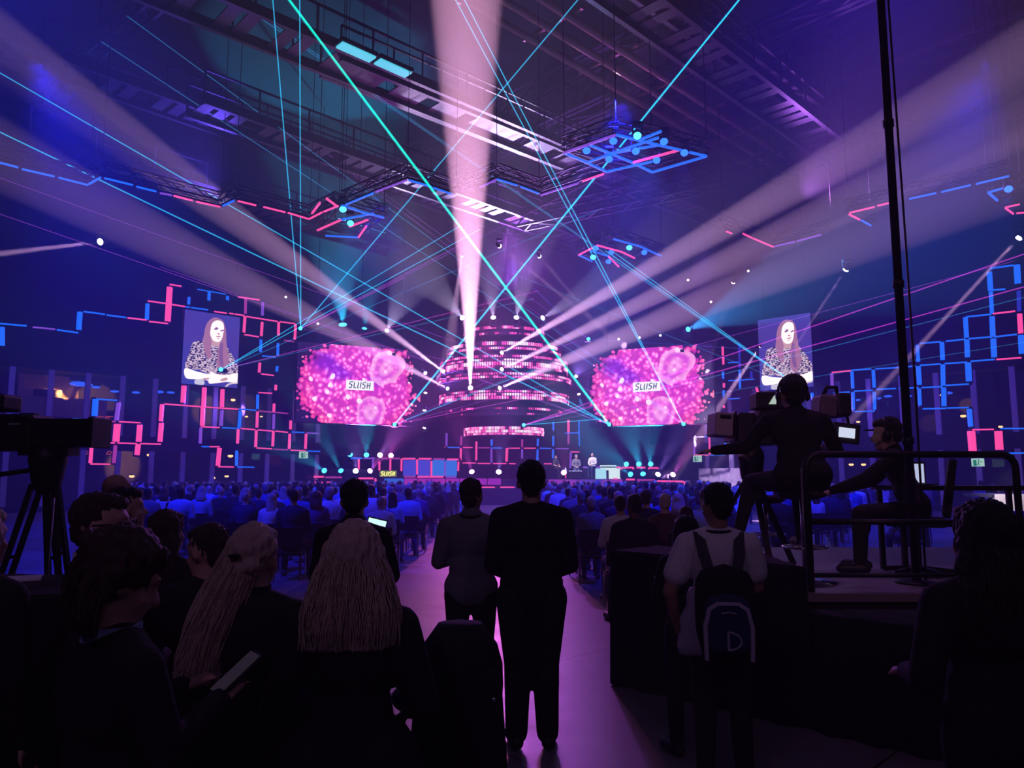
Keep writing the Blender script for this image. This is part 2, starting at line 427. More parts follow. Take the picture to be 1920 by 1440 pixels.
led_cluster('led_bar_grid', 'maze of pink light bars over the gallery windows below the portrait screen', '''1035 730 1030 825 p 1.6;1150 740 1145 850 p 1.5;1142 850 1138 955 p 1.5;1252 750 1248 850 p 1.4;1248 868 1243 955 v 1.2;925 832 1130 848 p;1160 850 1340 862 p
1345 860 1440 868 b;1455 872 1620 886 q;912 835 905 930 p 1.3;908 940 900 1045 p 1.5;1450 780 1448 860 b;1448 875 1445 965 p;1352 870 1345 965 b 1.2;1542 830 1540 875 p;1541 890 1538 975 v
1340 975 1336 1055 p;1442 980 1438 1075 p;1538 985 1534 1070 p;1635 925 1634 975 p;1630 1000 1626 1085 p;1722 1000 1718 1085 p;1130 960 1235 965 p;1250 966 1345 970 b;1355 970 1435 977 p
1450 978 1535 985 p;1550 985 1620 992 p;1640 990 1710 993 b;1725 995 1795 998 v;1445 1080 1530 1085 p;1540 1087 1620 1090 q;1635 1092 1720 1096 p;1730 1097 1800 1099 b;1130 965 1126 1055 v
1135 1072 1175 1073 b;1180 1073 1235 1073 p;1235 1080 1225 1180 p 1.5;1225 1185 1315 1187 p;1332 1095 1330 1180 b;1335 1187 1430 1188 b;538 805 532 900 b 1.6;545 805 660 812 b;668 825 655 925 v 1.3
660 945 652 1045 p 1.9;650 1065 640 1165 q;410 915 530 920 b;540 925 650 932 q;670 932 790 938 p;787 950 780 1045 p 1.6;778 1058 770 1120 p 1.5;545 1050 650 1052 p;660 1052 770 1055 p;790 1055 905 1058 p
515 1080 508 1165 p;508 1170 620 1171 p''', (0, 480, 3), PL, .1, NL)
led_cluster('led_bar_grid', 'stair shaped lattice of blue light bars crossed by the long white beam near the mast', '''1730 70 1860 52 b;1725 90 1732 195 b 1.3;1880 50 1885 155 b 1.5;1740 192 1815 186 b;1733 200 1740 325 b;1890 195 1893 310 d;1595 342 1735 328 b;1745 325 1870 310 p
1590 345 1597 460 b 1.2;1740 340 1745 455 b 1.3;1895 325 1902 435 p 1.2;1610 465 1740 455 b;1755 455 1880 440 b;1598 470 1602 570 b 1.3;1747 465 1752 570 b 1.4;1903 445 1908 550 b 1.4;1480 480 1590 468 b
1335 492 1450 482 b;1320 500 1325 595 b;1458 485 1462 585 b 1.2;1620 592 1755 582 b;1765 582 1905 572 p;1475 605 1600 597 b;1335 615 1450 607 b;1605 600 1610 705 b 1.5;1325 620 1332 725 b 1.3
1463 610 1465 730 b 1.2;1085 635 1220 627 b;1230 627 1310 618 b;950 642 1060 636 b;840 655 945 645 p;838 660 842 735 v;952 650 957 745 b;1072 640 1077 740 b;1480 728 1610 720 b;1345 740 1460 735 b
1090 750 1200 745 b;1215 745 1325 740 b;965 760 1070 755 b;958 765 960 865 b;1077 765 1080 865 b;965 875 1080 873 b;1330 745 1335 840 b;1468 740 1470 845 b 1.3;1350 860 1480 857 b;1485 855 1610 852 b
1612 860 1620 960 b 1.3;1620 978 1750 975 p;1622 985 1632 1105 p 2;1775 985 1782 1090 p 1.9;1640 1110 1775 1110 p;1785 970 1920 970 b;1790 1110 1920 1108 b;640 790 720 776 b;728 770 730 800 b;850 770 940 765 b''',
            (1280, 480, 3), PL, .1, NR)
led_cluster('led_bar_grid', 'thin dotted column of light bars between the round picture screen and the standing portrait screen', '''225 510 226 560 p;228 570 229 610 p;226 650 228 690 b;232 715 232 740 p;230 755 230 790 b;232 840 232 855 p;320 495 320 630 d;320 640 322 745 b;255 600 315 597 b;258 702 315 698 b
325 698 400 692 b;258 805 320 800 b;385 650 388 685 d;415 740 422 765 p''', (1280, 480, 3), PL, .09, NR)
led_cluster('led_bar_grid', 'three sided box of thin light bars above the grey curtain and exit sign', '''65 1020 150 1015 b;65 1020 65 1115 v;150 1020 152 1115 p;240 1040 240 1110 b;65 1118 150 1120 p;155 1120 240 1118 b''', (1280, 480, 3), PL, .07, NR)
YB = 50.0
PB = lambda px, py: P(px, py, YB)
led_cluster('led_bar_grid', 'purple and pink squares of light bars behind the blue panel booth', '''995 115 990 235 v;1010 115 1110 125 b;1140 128 1215 135 v;1250 133 1285 137 v;1230 15 1230 120 b;1225 155 1220 265 p 1.3;1332 155 1330 270 v;985 258 1030 262 p;1060 264 1205 272 p
1220 275 1320 280 p;1340 282 1450 284 b''', (560, 780, 4.8), PB, .12, NB)
led_cluster('led_bar_grid', 'row of dark squares outlined in pink light bars under the ringed tower', '''1465 180 1462 260 q;1460 290 1458 400 p;1600 230 1598 400 p;1738 175 1738 265 b;1736 295 1734 420 v;1480 283 1565 284 p;1615 286 1720 286 q;1750 288 1830 288 b;1475 422 1595 424 p
1610 426 1725 428 p;1810 428 1870 428 p;1875 290 1870 410 p 1.3;1880 288 1920 288 q;1728 288 1818 288 b;1880 290 1992 290 p;2028 290 2133 290 p;2168 290 2273 292 b;2313 293 2428 293 v
1736 180 1736 270 b;2013 170 2011 280 q;2011 300 2011 380 v;2153 190 2151 270 b;2150 300 2148 400 b;2290 35 2293 130 b;2291 180 2291 270 b;2290 300 2288 380 b;1748 428 1868 428 p;1893 428 1953 430 p;2208 430 2278 430 p''',
            (560, 780, 4.8), PB, .12, NB)
led_cluster('led_bar_grid', 'blue and pink lattice of light bars behind the seated speakers', '''700 35 700 150 p 1.2;700 160 700 250 q;670 155 790 150 b;815 150 885 147 b;797 40 797 115 b;797 120 803 270 b;908 185 910 265 b;1020 140 1023 270 v;805 292 875 290 b;985 285 1025 285 b
1165 128 1245 127 b;1248 75 1248 120 d;725 322 810 325 p;722 325 715 470 v;815 330 812 400 q;830 328 880 330 d;880 328 910 330 p;965 333 1005 335 p;1000 335 1000 410 v''',
            (920, 780, 4.8), PB, .12, NB)

# ============================================================ ROOF LIGHT LINES (bars hung under black trusses)
HZ = 11.0
PH = lambda px, py: PZ(px, py, HZ)
def hung_line(label, segs, path):
    o = led_cluster('hanging_light_line', label, segs, (0, 0, 1), PH, .085, (0, 0, .6), 'light line')
    f = MB()
    for i in range(len(path) - 1):
        a, b_ = PH(*path[i]), PH(*path[i + 1]); u = Vector((0, 0, .32)) - Vector(o.location)
        truss_mb(f, a + u, b_ + u, .3, .3, .55, .022)
    for px, py in path[::1]:
        a = PH(px, py) - Vector(o.location); f.bar(a + Vector((0, 0, .4)), a + Vector((0, 0, ROOFZ - HZ)), .02)
    f.build('truss', M_BLACK, o)
    return o
hung_line('zigzag line of blue then pink light bars hung above the portrait screen', '''0 305 34 314 b;41 317 102 331 b;110 333 165 347 b;167 345 188 333 b;196 334 249 347 b;256 350 293 359 b;300 362 322 366 v;326 367 361 376 p;368 378 413 388 p;418 386 439 376 b
446 377 480 385 p;494 388 535 398 p;540 399 580 411 p;581 410 604 398 p;607 397 634 386 p''', [(-40, 296), (167, 346), (190, 332), (414, 388), (441, 375), (581, 411), (636, 385)])
hung_line('angled line of violet and blue light bars crossing behind the tall white beam', '''648 384 700 362 b;704 360 762 338 v;767 338 808 350 b;812 352 850 365 b;900 351 930 337 v;932 336 970 348 b;976 350 1010 363 b;1014 366 1085 343 v;1092 340 1132 326 p''',
          [(646, 385), (764, 337), (856, 367), (931, 336), (1011, 364), (1134, 325)])
hung_line('corner of pink and blue light bars hung in front of the roof near the mast', '''1593 399 1640 388 p;1645 386 1678 378 p;1705 373 1755 362 b;1765 360 1820 347 b;1830 345 1892 330 b;1592 402 1612 412 p;1615 413 1633 423 b''',
          [(1634, 424), (1591, 400), (1894, 329)])
hung_line('bent line of pink and violet light bars hung above the round picture screen', '''1362 434 1372 438 p;1393 438 1410 446 p;1412 447 1450 463 p;1452 462 1490 453 v;1494 452 1540 440 v''', [(1355, 430), (1450, 463), (1560, 436)])
hung_line('short pink light bar corner at the edge beside the blue wash lamp', '''1885 389 1912 383 p;1885 390 1900 401 p;1906 400 1930 398 p''', [(1930, 380), (1885, 389), (1901, 401)])

def pod(label, cells, corner_px, lamps, lampcol, strength, seed, segs):
    """square lamp raft hung flat under black truss"""
    pts = [PH(*p) for p in corner_px]; c0 = sum(pts, Vector()) / len(pts)
    o = thing('lamp_raft', label, 'light rig', c0); f = MB()
    n = len(pts)
    for i in range(n):
        truss_mb(f, pts[i] - c0 + Vector((0, 0, .3)), pts[(i + 1) % n] - c0 + Vector((0, 0, .3)), .3, .3, .5, .02)
    for p_ in pts: f.bar(p_ - c0, p_ - c0 + Vector((0, 0, ROOFZ - HZ)), .025)
    f.build('truss', M_BLACK, o)
    rnd = random.Random(seed)
    for ln in segs.replace('\n', ';').split(';'):
        t = ln.split()
        if len(t) < 5: continue
        MB().bar(PH(float(t[0]), float(t[1])) - c0, PH(float(t[2]), float(t[3])) - c0, .06).build('led_bar', LED[t[4]], o)
    return o
pod('large square raft of blue lamps over the audience', 0, [(1058, 287), (1155, 253), (1325, 293), (1223, 323)], 0, 0, 0, 1,
    '''1058 287 1155 253 v;1155 253 1235 272 b;1235 272 1325 293 b;1058 287 1100 305 b;1100 305 1137 322 b;1137 322 1223 303 b;1223 323 1325 293 b;1100 305 1190 273 b;1190 273 1235 258 b;1105 272 1145 288 b
1145 288 1186 305 b;1186 305 1223 323 b;1186 305 1275 281 p;1145 288 1235 272 b;1200 262 1240 246 b;1155 318 1140 322 b''')
pod('raft of cyan lamps with thin bars beside the crossing laser', 0, [(595, 432), (640, 385), (720, 408), (672, 445)], 0, 0, 0, 2,
    '''595 432 640 412 p;640 385 680 398 b;680 398 720 408 b;610 442 672 445 b;672 445 687 424 p;612 372 632 387 p;600 380 585 400 p;640 412 700 400 b;655 425 690 412 p''')
pod('small raft of blue lamps where the laser lines meet above the stage', 0, [(1085, 478), (1150, 448), (1240, 480), (1160, 500)], 0, 0, 0, 3,
    '''1085 478 1120 460 p;1120 460 1165 472 p;1165 472 1190 484 p;1150 448 1200 462 b;1200 462 1240 480 b;1108 470 1140 480 b;1140 480 1160 500 p;1085 478 1110 490 b''')
pod('small lamp raft with one blue lamp next to the short pink corner', 0, [(1853, 361), (1890, 348), (1915, 357), (1872, 376)], 0, 0, 0, 4,
    '''1853 361 1870 376 b;1853 361 1890 350 b''')

# ============================================================ MOVING LIGHTS
def fixture(label, loc, aim, lens_m, beams=(), size=.3, group=None, up=False, name='moving_head_light', hang=None):
    """yoke lamp: base, yoke arms, head, glowing lens; its own light inside"""
    loc = Vector(loc); o = thing(name, label, 'stage light', loc, 0, group)
    d = (Vector(aim) - loc).normalized()
    s = size
    MB().cap(-d * s * .9, s * .32, -d * s * .15, s * .42, 10).build('head', M_BLACK, o, True)
    z = -1 if not up else 1
    b_ = MB().box((0, 0, z * s * 1.25 * -1 if False else (-s * 1.3 if not up else s * 1.3)), (s * 1.1, s * .9, s * .4)); b_.build('base', M_BLACK, o, bevel=s * .05)
    y = MB()
    zz = -s * 1.1 if not up else s * 1.1
    for q in (-1, 1): y.box((q * s * .52, 0, zz * .5), (s * .12, s * .3, abs(zz)))
    y.build('yoke', M_BLACK, o)
    R = d.to_track_quat('Z', 'Y').to_matrix()
    MB().ell(d * s * .22, (s * .46, s * .46, s * .16), R, 16, 8).build('lens', lens_m, o, True)
    if hang:
        c = MB(); c.bar((0, 0, s * 1.4), (0, 0, hang - loc.z), .03); c.build('hanger', M_BLACK, o)
    for (tgt, deg, wt, col) in beams:
        dd = (Vector(tgt) - loc).normalized()
        spot('beam_light', loc + dd * s * .45, tgt, deg, wt, col, parent=o, r=.06, blend=.25)
    return o
WHT = (.92, .5, .88); CYA = (.02, .6, 1); BLU = (.06, .1, 1); MAG = (1, .12, .85); VIO = (.4, .22, 1); LAV = (.75, .6, 1)
K = 24.0; KA = 9.0
TY = 42.5
# key beams from the tower
fixture('moving light on the tower throwing the tallest white beam straight up', P(882, 728, TY), P(874, -40, 15), M_WHITE, [(P(874, -40, 15), 3.5, 115000 * K, (1, .46, .76))], .3)
fixture('moving light on the tower edge with the upper beam towards the crane camera side', P(832, 697, 43.0), P(330, 330, 24), M_WHITE, [(P(300, 309, 24), 4.0, 28000 * K, WHT)], .26)
fixture('moving light on the tower edge with the lower beam towards the crane camera side', P(840, 729, 43.0), P(250, 400, 24), M_WHITE, [(P(150, 370, 22), 4.6, 14000 * K, WHT)], .24)
fixture('moving light on the tower front, topmost of the three beams towards the mast', P(940, 662, TY), P(1560, 290, 26), M_WHITE, [(P(1600, 286, 22), 3.4, 36000 * K, WHT)], .26)
fixture('moving light on the tower front, middle of the three beams towards the mast', P(940, 693, TY), P(1500, 390, 26), M_WHITE, [(P(1600, 376, 22), 3.2, 32000 * K, WHT)], .26)
fixture('moving light on the tower front, lowest of the three beams towards the mast', P(936, 728, TY), P(1500, 430, 26), M_WHITE, [(P(1600, 450, 22), 4.2, 22000 * K, WHT)], .26)
for i, (px, py, tx, ty, lb) in enumerate([(868, 597, 800, 520, 'outer one nearest the tall beam'), (925, 597, 915, 480, 'second along, fanning straight up'), (968, 597, 990, 480, 'third along, fanning up by the laser'), (1016, 597, 1150, 520, 'last one, leaning outward')]):
    fixture('round white lamp on top of the ringed tower, ' + lb, P(px, py, 44), P(tx, ty, 40), M_WHITE, [(P(tx, ty, 38), 20, 11000, LAV)], .34)
# narrow beams from the hall sides
def aimed(label, a, b_, deg, wt, col=WHT, lens=M_WHITE, size=.26, **k):
    return fixture(label, a, b_, lens, [(b_, deg, wt * (KA if deg > 6 else 420), col)], size, **k)
aimed('hung spotlight sending a narrow white beam across the portrait screen top corner', P(1587, 504, 30), P(1497, 640, 33), 1.6, 900, up=True)
aimed('hung spotlight with the longest narrow white beam through the blue lattice', P(1912, 444, 26), P(1585, 800, 27), 1.7, 1500, up=True)
aimed('hung spotlight above the stepped blue bars sending a narrow beam sideways', P(190, 453, 26), P(-20, 478, 22), 2.0, 900, up=True)
aimed('small hung spotlight beside the twin cyan lasers with short white beam', P(936, 461, 34), P(1060, 560, 40), 1.6, 1100, up=True, size=.22)
aimed('small hung spotlight with faint white beam towards the tower top', P(1011, 480, 34), P(1100, 585, 40), 1.5, 700, up=True, size=.2)
aimed('small hung spotlight with faint upright beam above the grey curtain', P(1375, 529, 34), P(1325, 700, 38), 1.4, 500, up=True, size=.18)
aimed('small lamp on the back rig sending a wide faint fan, left of the tall beam', P(866, 480, 36), P(850, 600, 42), 5, 500, up=True, size=.16)
aimed('spotlight over the portrait screen sending its faint beam down to the grey curtain', P(1425, 650, 36), P(1290, 850, 42), 4.5, 900, up=True, size=.1)
# cyan lamps
aimed('largest glowing cyan lamp above the round picture screen beside the lasers', P(643, 612, 42), P(630, 430, 39), 44, 1500, CYA, M_CYANL, .5)
aimed('smaller cyan lamp next to the largest glowing cyan lamp', P(683, 618, 42), P(700, 480, 40), 36, 500, CYA, M_CYANL, .32)
aimed('white lamp beside the two cyan lamps crossed by the tower beam', P(725, 621, 42), P(800, 470, 36), 30, 800, LAV, M_WHITE, .26)
aimed('cyan lamp fanning a blue beam above the round picture screen near the portrait screen', P(1289, 618, 40), P(1420, 560, 34), 24, 2600, (.05, .4, 1), M_CYANL, .3)
for i, (px, py) in enumerate([(536, 557), (596, 607), (1160, 636), (1199, 633), (1238, 629), (1333, 566), (1290, 525), (1403, 508)]):
    fixture(['tiny rig lamp above the laser source', 'tiny rig lamp between the laser source and the cyan lamp', 'tiny rig lamp over the round picture screen, first of the row of three', 'tiny rig lamp over the round picture screen, middle of the row of three', 'tiny rig lamp over the round picture screen, third of the row of three', 'tiny rig lamp high behind the lowest white beams', 'tiny rig lamp beside the highest narrow beams', 'tiny rig lamp closest to the faint upright beam'][i], P(px, py, 38), P(px, py, 30), M_WHITE, [], .12, up=True)
# columns of lamps beside the screens
COLS = [(798, 700, 760, 640, VIO, M_WHITE, 'topmost'), (798, 735, 790, 800, LAV, M_WHITE, 'second'), (796, 768, 790, 840, LAV, M_WHITE, 'third'), (796, 801, 775, 880, LAV, M_WHITE, 'lowest')]
for px, py, tx, ty, c, m, lb in COLS:
    aimed(lb + ' white lamp in the upright row beside the picture screen and the blue panels', P(px, py, 42), P(tx, ty, 41.5 if ty > py else 38), 12, 500, c, m, .22)
aimed('upper white lamp between the ringed tower and the round picture screen', P(1080, 706, 42), P(1100, 650, 36), 24, 700, VIO, M_WHITE, .2)
aimed('lower white lamp between the ringed tower and the round picture screen', P(1085, 738, 42), P(1100, 800, 41), 24, 900, (.05, .4, 1), M_WHITE, .2)
# stage floor lamps
SF = [(609, 883, 560, 850, 'c', 1), (640, 884, 590, 790, 'c', 1.3), (667, 884, 668, 830, 'v', 1), (693, 884, 745, 820, 'm', 1.2),
      (657, 853, 620, 790, 'c', .8), (687, 854, 688, 780, 'c', 1.2), (712, 854, 760, 790, 'v', .8), (733, 855, 740, 800, 'm', .5),
      (885, 886, 860, 800, 'm', .8), (935, 886, 940, 820, 'v', .8), (1057, 887, 1060, 840, 'm', .3),
      (1175, 871, 1110, 820, 'c', .8), (1198, 871, 1175, 800, 'c', 1.2), (1220, 871, 1215, 800, 'c', 1.2),
      (1183, 890, 1130, 850, 'c', 1), (1206, 890, 1180, 800, 'c', 1.2), (1233, 891, 1280, 800, 'v', 1.1), (1261, 891, 1300, 830, 'm', .9)]
words = ['outermost of the lower four beside the SLUSH sign', 'second of the lower four beside the SLUSH sign', 'white third of the lower four beside the SLUSH sign', 'pink fourth of the lower four beside the SLUSH sign',
         'outermost of the upper four above the SLUSH sign', 'second of the upper four above the SLUSH sign', 'third of the upper four above the SLUSH sign', 'pinkish last of the upper four above the SLUSH sign',
         'pink one on the mid stage edge beside the two standing men', 'white one on the mid stage edge between the standing men', 'pink one behind the black box by the seated woman',
         'first of the upper three beyond the white desk', 'second of the upper three beyond the white desk', 'third of the upper three beyond the white desk',
         'first of the lower four beyond the white desk', 'second of the lower four beyond the white desk', 'white third of the lower four beyond the white desk', 'pink last of the lower four beside the curtain']
FC = {'c': (CYA, M_CYANL), 'v': (VIO, M_WHITE), 'm': (MAG, M_PINKL)}
for (px, py, tx, ty, c, s_), lb in zip(SF, words):
    aimed('round stage floor lamp, ' + lb, P(px, py, 43.4 if py > 878 else 45), P(tx, ty, 40), 17, 650 * s_, FC[c][0], FC[c][1], .34)
# rafts' blue lamps
RL = [(1100, 281, 's'), (1150, 263, 's'), (1195, 253, 'c'), (1245, 264, 's'), (1142, 297, 's'), (1192, 282, 's'), (1231, 299, 's'), (1283, 285, 's'), (643, 391, 'c'), (657, 417, 'c'), (1117, 464, 's'), (1146, 472, 's'), (1180, 463, 'c'), (1208, 472, 's'), (1112, 481, 'c'), (1141, 489, 's'), (1891, 353, 's')]
rw = ['first by the violet edge', 'second by the violet edge', 'brightest cyan one at the far edge', 'one at the far corner', 'one by the near edge', 'central one', 'one near the pink bar end', 'one at the outer corner',
      'outer cyan one of the cyan raft', 'inner cyan one of the cyan raft', 'first in the small raft', 'second in the small raft', 'cyan one in the small raft', 'last in the small raft', 'on the lower edge of the small raft', 'beside the lower cyan one of the small raft', 'lone one beside the short pink bar corner']
for i, ((px, py, c), lb) in enumerate(zip(RL, rw)):
    p_ = PZ(px, py, HZ - .05)
    tgt = p_ + Vector(((i % 3 - 1) * 2.5, 3 + (i % 4) * 2, -HZ))
    fixture('round ' + ('cyan' if c == 'c' else 'blue') + ' lamp hung in a raft, ' + lb, p_, p_ + Vector((-p_.x * .35, -8, -9)), M_CYANL if c == 'c' else M_BLUEL,
            [(tgt, 60, 900, (.03, .06, 1) if c == 's' else (.02, .3, 1))], .24 if i < 8 else .27, up=True)

# =================================================================== WASHES (unseen lamps without fixtures, some added only to fill the haze)
def wash(a, b_, deg, wt, col): return spot('unseen_wash', a, b_, deg, wt, col, blend=.9, r=.3)
DBL = (.012, .014, 1)
wash((-9, 9, 12), (-6, 19, 0), 75, 11000, DBL); wash((6, 9, 12), (4, 19, 0), 75, 10000, DBL)
wash((-12, 18, 12), (-10, 28, 0), 75, 11000, DBL); wash((3, 20, 12), (4, 30, 0), 75, 10000, DBL)
wash((-5, 27, 12), (-6, 36, 0), 75, 8000, DBL); wash((12, 18, 12), (11, 27, 0), 75, 7000, DBL)
wash((-22, 16, 6), (-10, 44, 9), 80, 3500, (.05, .05, 1)); wash((22, 14, 6), (10, 44, 10), 80, 4500, (.16, .05, 1))  # added side washes that tint the haze blue and violet
wash((-4, 47, 6), (-8, 24, 18), 80, 4000, (.25, .06, 1)); wash((5, 47, 6), (9, 24, 18), 80, 4000, (.34, .09, .95))  # added uplights for the purple haze towards the roof
wash((0, 40, 12), (0, 20, 21), 120, 3500, (.35, .1, .9)); wash((12, 30, 13), (18, 14, 21), 110, 3200, (.4, .12, .75)); wash((-12, 30, 13), (-20, 12, 21), 110, 2600, (.13, .07, 1))  # added wide uplights that fill the roof haze
wash((-1.5, 42, 9), (-.6, 24, 0), 22, 4500, (1, .12, .62)); wash((-1.2, 40, 11), (-.9, 13, 0), 14, 4500, (1, .16, .7))
wash((1, 36, 12), (.8, 7, 0), 26, 2600, (.5, .1, .9))
wash((1.4, 39.2, 8.5), (3.8, 44.1, 2.2), 34, 5200, (1, .9, .8)); wash((0, 36, 14), (0, 46, 2), 75, 7000, (.5, .12, .9)); wash((-9, 34, 12), (-7, 43, 2), 60, 2500, (.35, .12, 1)); wash((9, 34, 12), (8, 43, 2), 60, 2500, (.4, .12, 1))  # unseen white wash on the speakers; purple ones added for stage glow
wash((-14, 40, 5), (-22, 30, 5), 90, 1200, (.25, .12, 1)); wash((14, 38, 5), (22, 28, 5), 90, 1200, (.2, .1, 1))

# =================================================================== THE STAGE
SY = 43.0            # front edge
SZ = 1.43            # stage floor
def XS(px, Y=SY): return (px - 960) / FPX * Y / .993
M_STG = mat('stage_deck', (.03, .025, .04), .35)
st = thing('stage', 'low black stage lined with glowing magenta and blue panels below the ringed tower', 'stage', (0, SY, 0))
xl, xr = XS(588), XS(1290); MB().loft([[(xl, .1, z), (xr, .1, z), (xr, .6, z), (3.9, 7.2, z), (-3.9, 7.2, z), (xl, .15, z)] for z in (0, SZ - .1)]).build('platform', M_STG, st)
m_front = noise_led('stage_front_panel', [(.35, (.5, .03, .8)), (.5, (.75, .05, .75)), (.65, (.18, .04, .7))], .35, .55, stretch=(1, 1, .4))
m_fblue = emit('stage_front_blue', (.03, .18, .85), .8)
def front(x0, x1, y0, y1, m, nm='front_panel', dy=-.06):
    a, b_ = P(x0, y0, SY + dy), P(x1, y1, SY + dy)
    n = max(1, round((x1 - x0) / 26)); 
    for i in range(n):
        xa = a.x + (b_.x - a.x) * i / n; xb = a.x + (b_.x - a.x) * (i + 1) / n
        MB().box(((xa + xb) / 2, dy, (a.z + b_.z) / 2), (abs(xb - xa) - .05, .08, abs(a.z - b_.z))).build(nm, m, st)
front(720, 757, 897, 909, m_fblue); front(757, 940, 897, 909, m_front); front(1028, 1168, 899, 911, m_front); front(1168, 1290, 903, 911, M_STG)
for sgm in '''585 905 620 905 p;588 894 607 894 p;610 895 641 895 q;672 897 700 897 p;704 897 704 905 p;689 910 710 910 p;718 910 722 910 p;738 910 760 910 b;770 910 790 910 p;805 911 822 911 p;903 914 928 914 p
938 914 965 914 p;933 915 933 949 p;969 928 969 949 p;1030 912 1045 912 b;1075 912 1090 912 p;1095 912 1115 912 p;1104 913 1104 920 p;587 906 587 922 p;1174 899 1190 899 p;1195 900 1228 900 q
1232 902 1281 903 p;1257 904 1257 918 p;1283 903 1287 918 p 2;1186 914 1198 914 p;1198 914 1198 925 p;1202 915 1227 915 b;1229 901 1229 922 b;1198 901 1198 909 q'''.replace('\n', ';').split(';'):
    t = sgm.split(); a, b_ = P(float(t[0]), float(t[1]), SY - .14), P(float(t[2]), float(t[3]), SY - .14)
    off = Vector((0, SY, 0)); MB().bar(a - off, b_ - off, .1).build('led_bar', LED[t[4]], st)
# lower apron with pink uprights between the two standing men
MB().box((XS(940), -.7, .45), (XS(975) - XS(903), 1.2, .9)).build('apron', M_STG, st)
MB().box((XS(922), -1.4, .22), (1.6, .5, .44)).build('step', M_STG, st)
# risers carrying lamps at both ends
for x0, x1, nm in ((600, 700, 0), (1165, 1260, 0)):
    MB().box((XS((x0 + x1) / 2), 2.0, SZ + .25), (XS(x1) - XS(x0), 2.0, .5)).build('riser', M_STG, st)

# booth of four blue glass panels edged in pink
bo = thing('panel_booth', 'booth of four glowing blue panels edged with pink bars', 'booth', P(807, 895, 44.5) - Vector((0, 0, 0)))
def booth(o, base, panels, leds, Yb, back):
    mb = MB()
    for (x0, y0, x1, y1, m) in panels:
        a, b_ = P(x0, y0, Yb) - base, P(x1, y1, Yb) - base
        MB().box(((a + b_) / 2), (abs(a.x - b_.x), .06, abs(a.z - b_.z))).build('panel', m, o)
    for ln in leds.split(';'):
        t = ln.split(); a, b_ = P(float(t[0]), float(t[1]), Yb - .08) - base, P(float(t[2]), float(t[3]), Yb - .08) - base
        MB().bar(a, b_, .1).build('led_bar', LED[t[4]], o)
    if back: MB().box(*back).build('body', M_BLACK, o)
BB = Vector(bo.location)
f = lambda x, y: (x / 10.667 + 700, y / 10.667 + 840)
mb1, mb2 = emit('panel_violet_blue', (.08, .09, .9), .75), emit('panel_blue', (.02, .22, .95), .85)
booth(bo, BB, [(*f(600, 240), *f(850, 560), mb1), (*f(890, 240), *f(1130, 560), mb1), (*f(1180, 240), *f(1420, 560), mb2), (*f(1445, 240), *f(1670, 560), mb2)],
      ';'.join('%f %f %f %f %s' % (*f(a, b_), *f(c, d), e) for a, b_, c, d, e in [(580, 213, 840, 213, 'p'), (905, 213, 1160, 215, 'p'), (1200, 218, 1430, 222, 'q'), (1475, 228, 1705, 230, 'p'), (565, 215, 560, 460, 'p'),
      (875, 225, 875, 530, 'p'), (1160, 260, 1160, 600, 'p'), (1435, 270, 1435, 570, 'v'), (1703, 270, 1695, 460, 'p'), (620, 577, 840, 577, 'q'), (880, 577, 1130, 577, 'p'), (1165, 577, 1400, 577, 'p'), (1450, 580, 1660, 580, 'v'),
      (122, 270, 120, 450, 'p'), (342, 215, 338, 450, 'p'), (170, 208, 530, 210, 'q'), (-450, 205, -230, 205, 'b'), (-200, 205, 30, 205, 'v'), (-290, 220, -292, 500, 'p'), (-8, 220, -8, 400, 'v')]), 44.5,
      ((0, 1.0, .6), (3.3, 1.6, 1.1)))

# slush lettering, drawn as slanted strokes
def slush(mb, org, u, v, W, H, t=.055, dep=None):
    """strokes in a box W wide, H high at org (lower corner); u, v unit axes"""
    n = u.cross(v) * (dep or .02)
    def st_(x0, y0, x1, y1, w_=t):
        a = org + u * x0 * W + v * y0 * H; b_ = org + u * x1 * W + v * y1 * H; d = (b_ - a).normalized(); x = d.cross(n.normalized()) * w_ * H * 1.6
        mb.add([a - x, a + x, b_ + x, b_ - x, a - x + n, a + x + n, b_ + x + n, b_ - x + n], [(0, 1, 2, 3), (4, 7, 6, 5), (0, 4, 5, 1), (1, 5, 6, 2), (2, 6, 7, 3), (3, 7, 4, 0)])
    def Sx(o):
        for q in ((.05, .96, .17, .98), (.035, .90, .015, .60), (.015, .60, .125, .52), (.125, .50, .10, .10), (-.02, .03, .10, .03)): st_(q[0] + o, q[1], q[2] + o, q[3])
    Sx(.02)
    for q in ((.255, .95, .225, .05), (.225, .03, .32, .03), (.43, .97, .385, .05), (.385, .03, .44, .03), (.545, .97, .50, .0)): st_(*q)
    Sx(.60)
    for q in ((.845, .97, .80, .0), (.95, .97, .91, .0), (.83, .48, .93, .48)): st_(*q)
UX, UZ = Vector((1, 0, 0)), Vector((0, 0, 1))
sg = thing('stage_sign', 'small yellow SLUSH sign standing at the stage edge', 'sign', P(727.5, 888, 43.2))
MB().box((0, .06, 0), (.98, .1, .36)).build('board', emit('olive_board', (.35, .38, .03), .35), sg)
m_ = MB(); slush(m_, Vector((-.41, 0, -.12)), UX, UZ, .84, .24, .085, .03); m_.build('lettering', emit('yellow_letters', (1, .95, .2), 1.3), sg)
MB().box((0, .1, -.28), (.5, .12, .22)).build('stand', M_BLACK, sg)

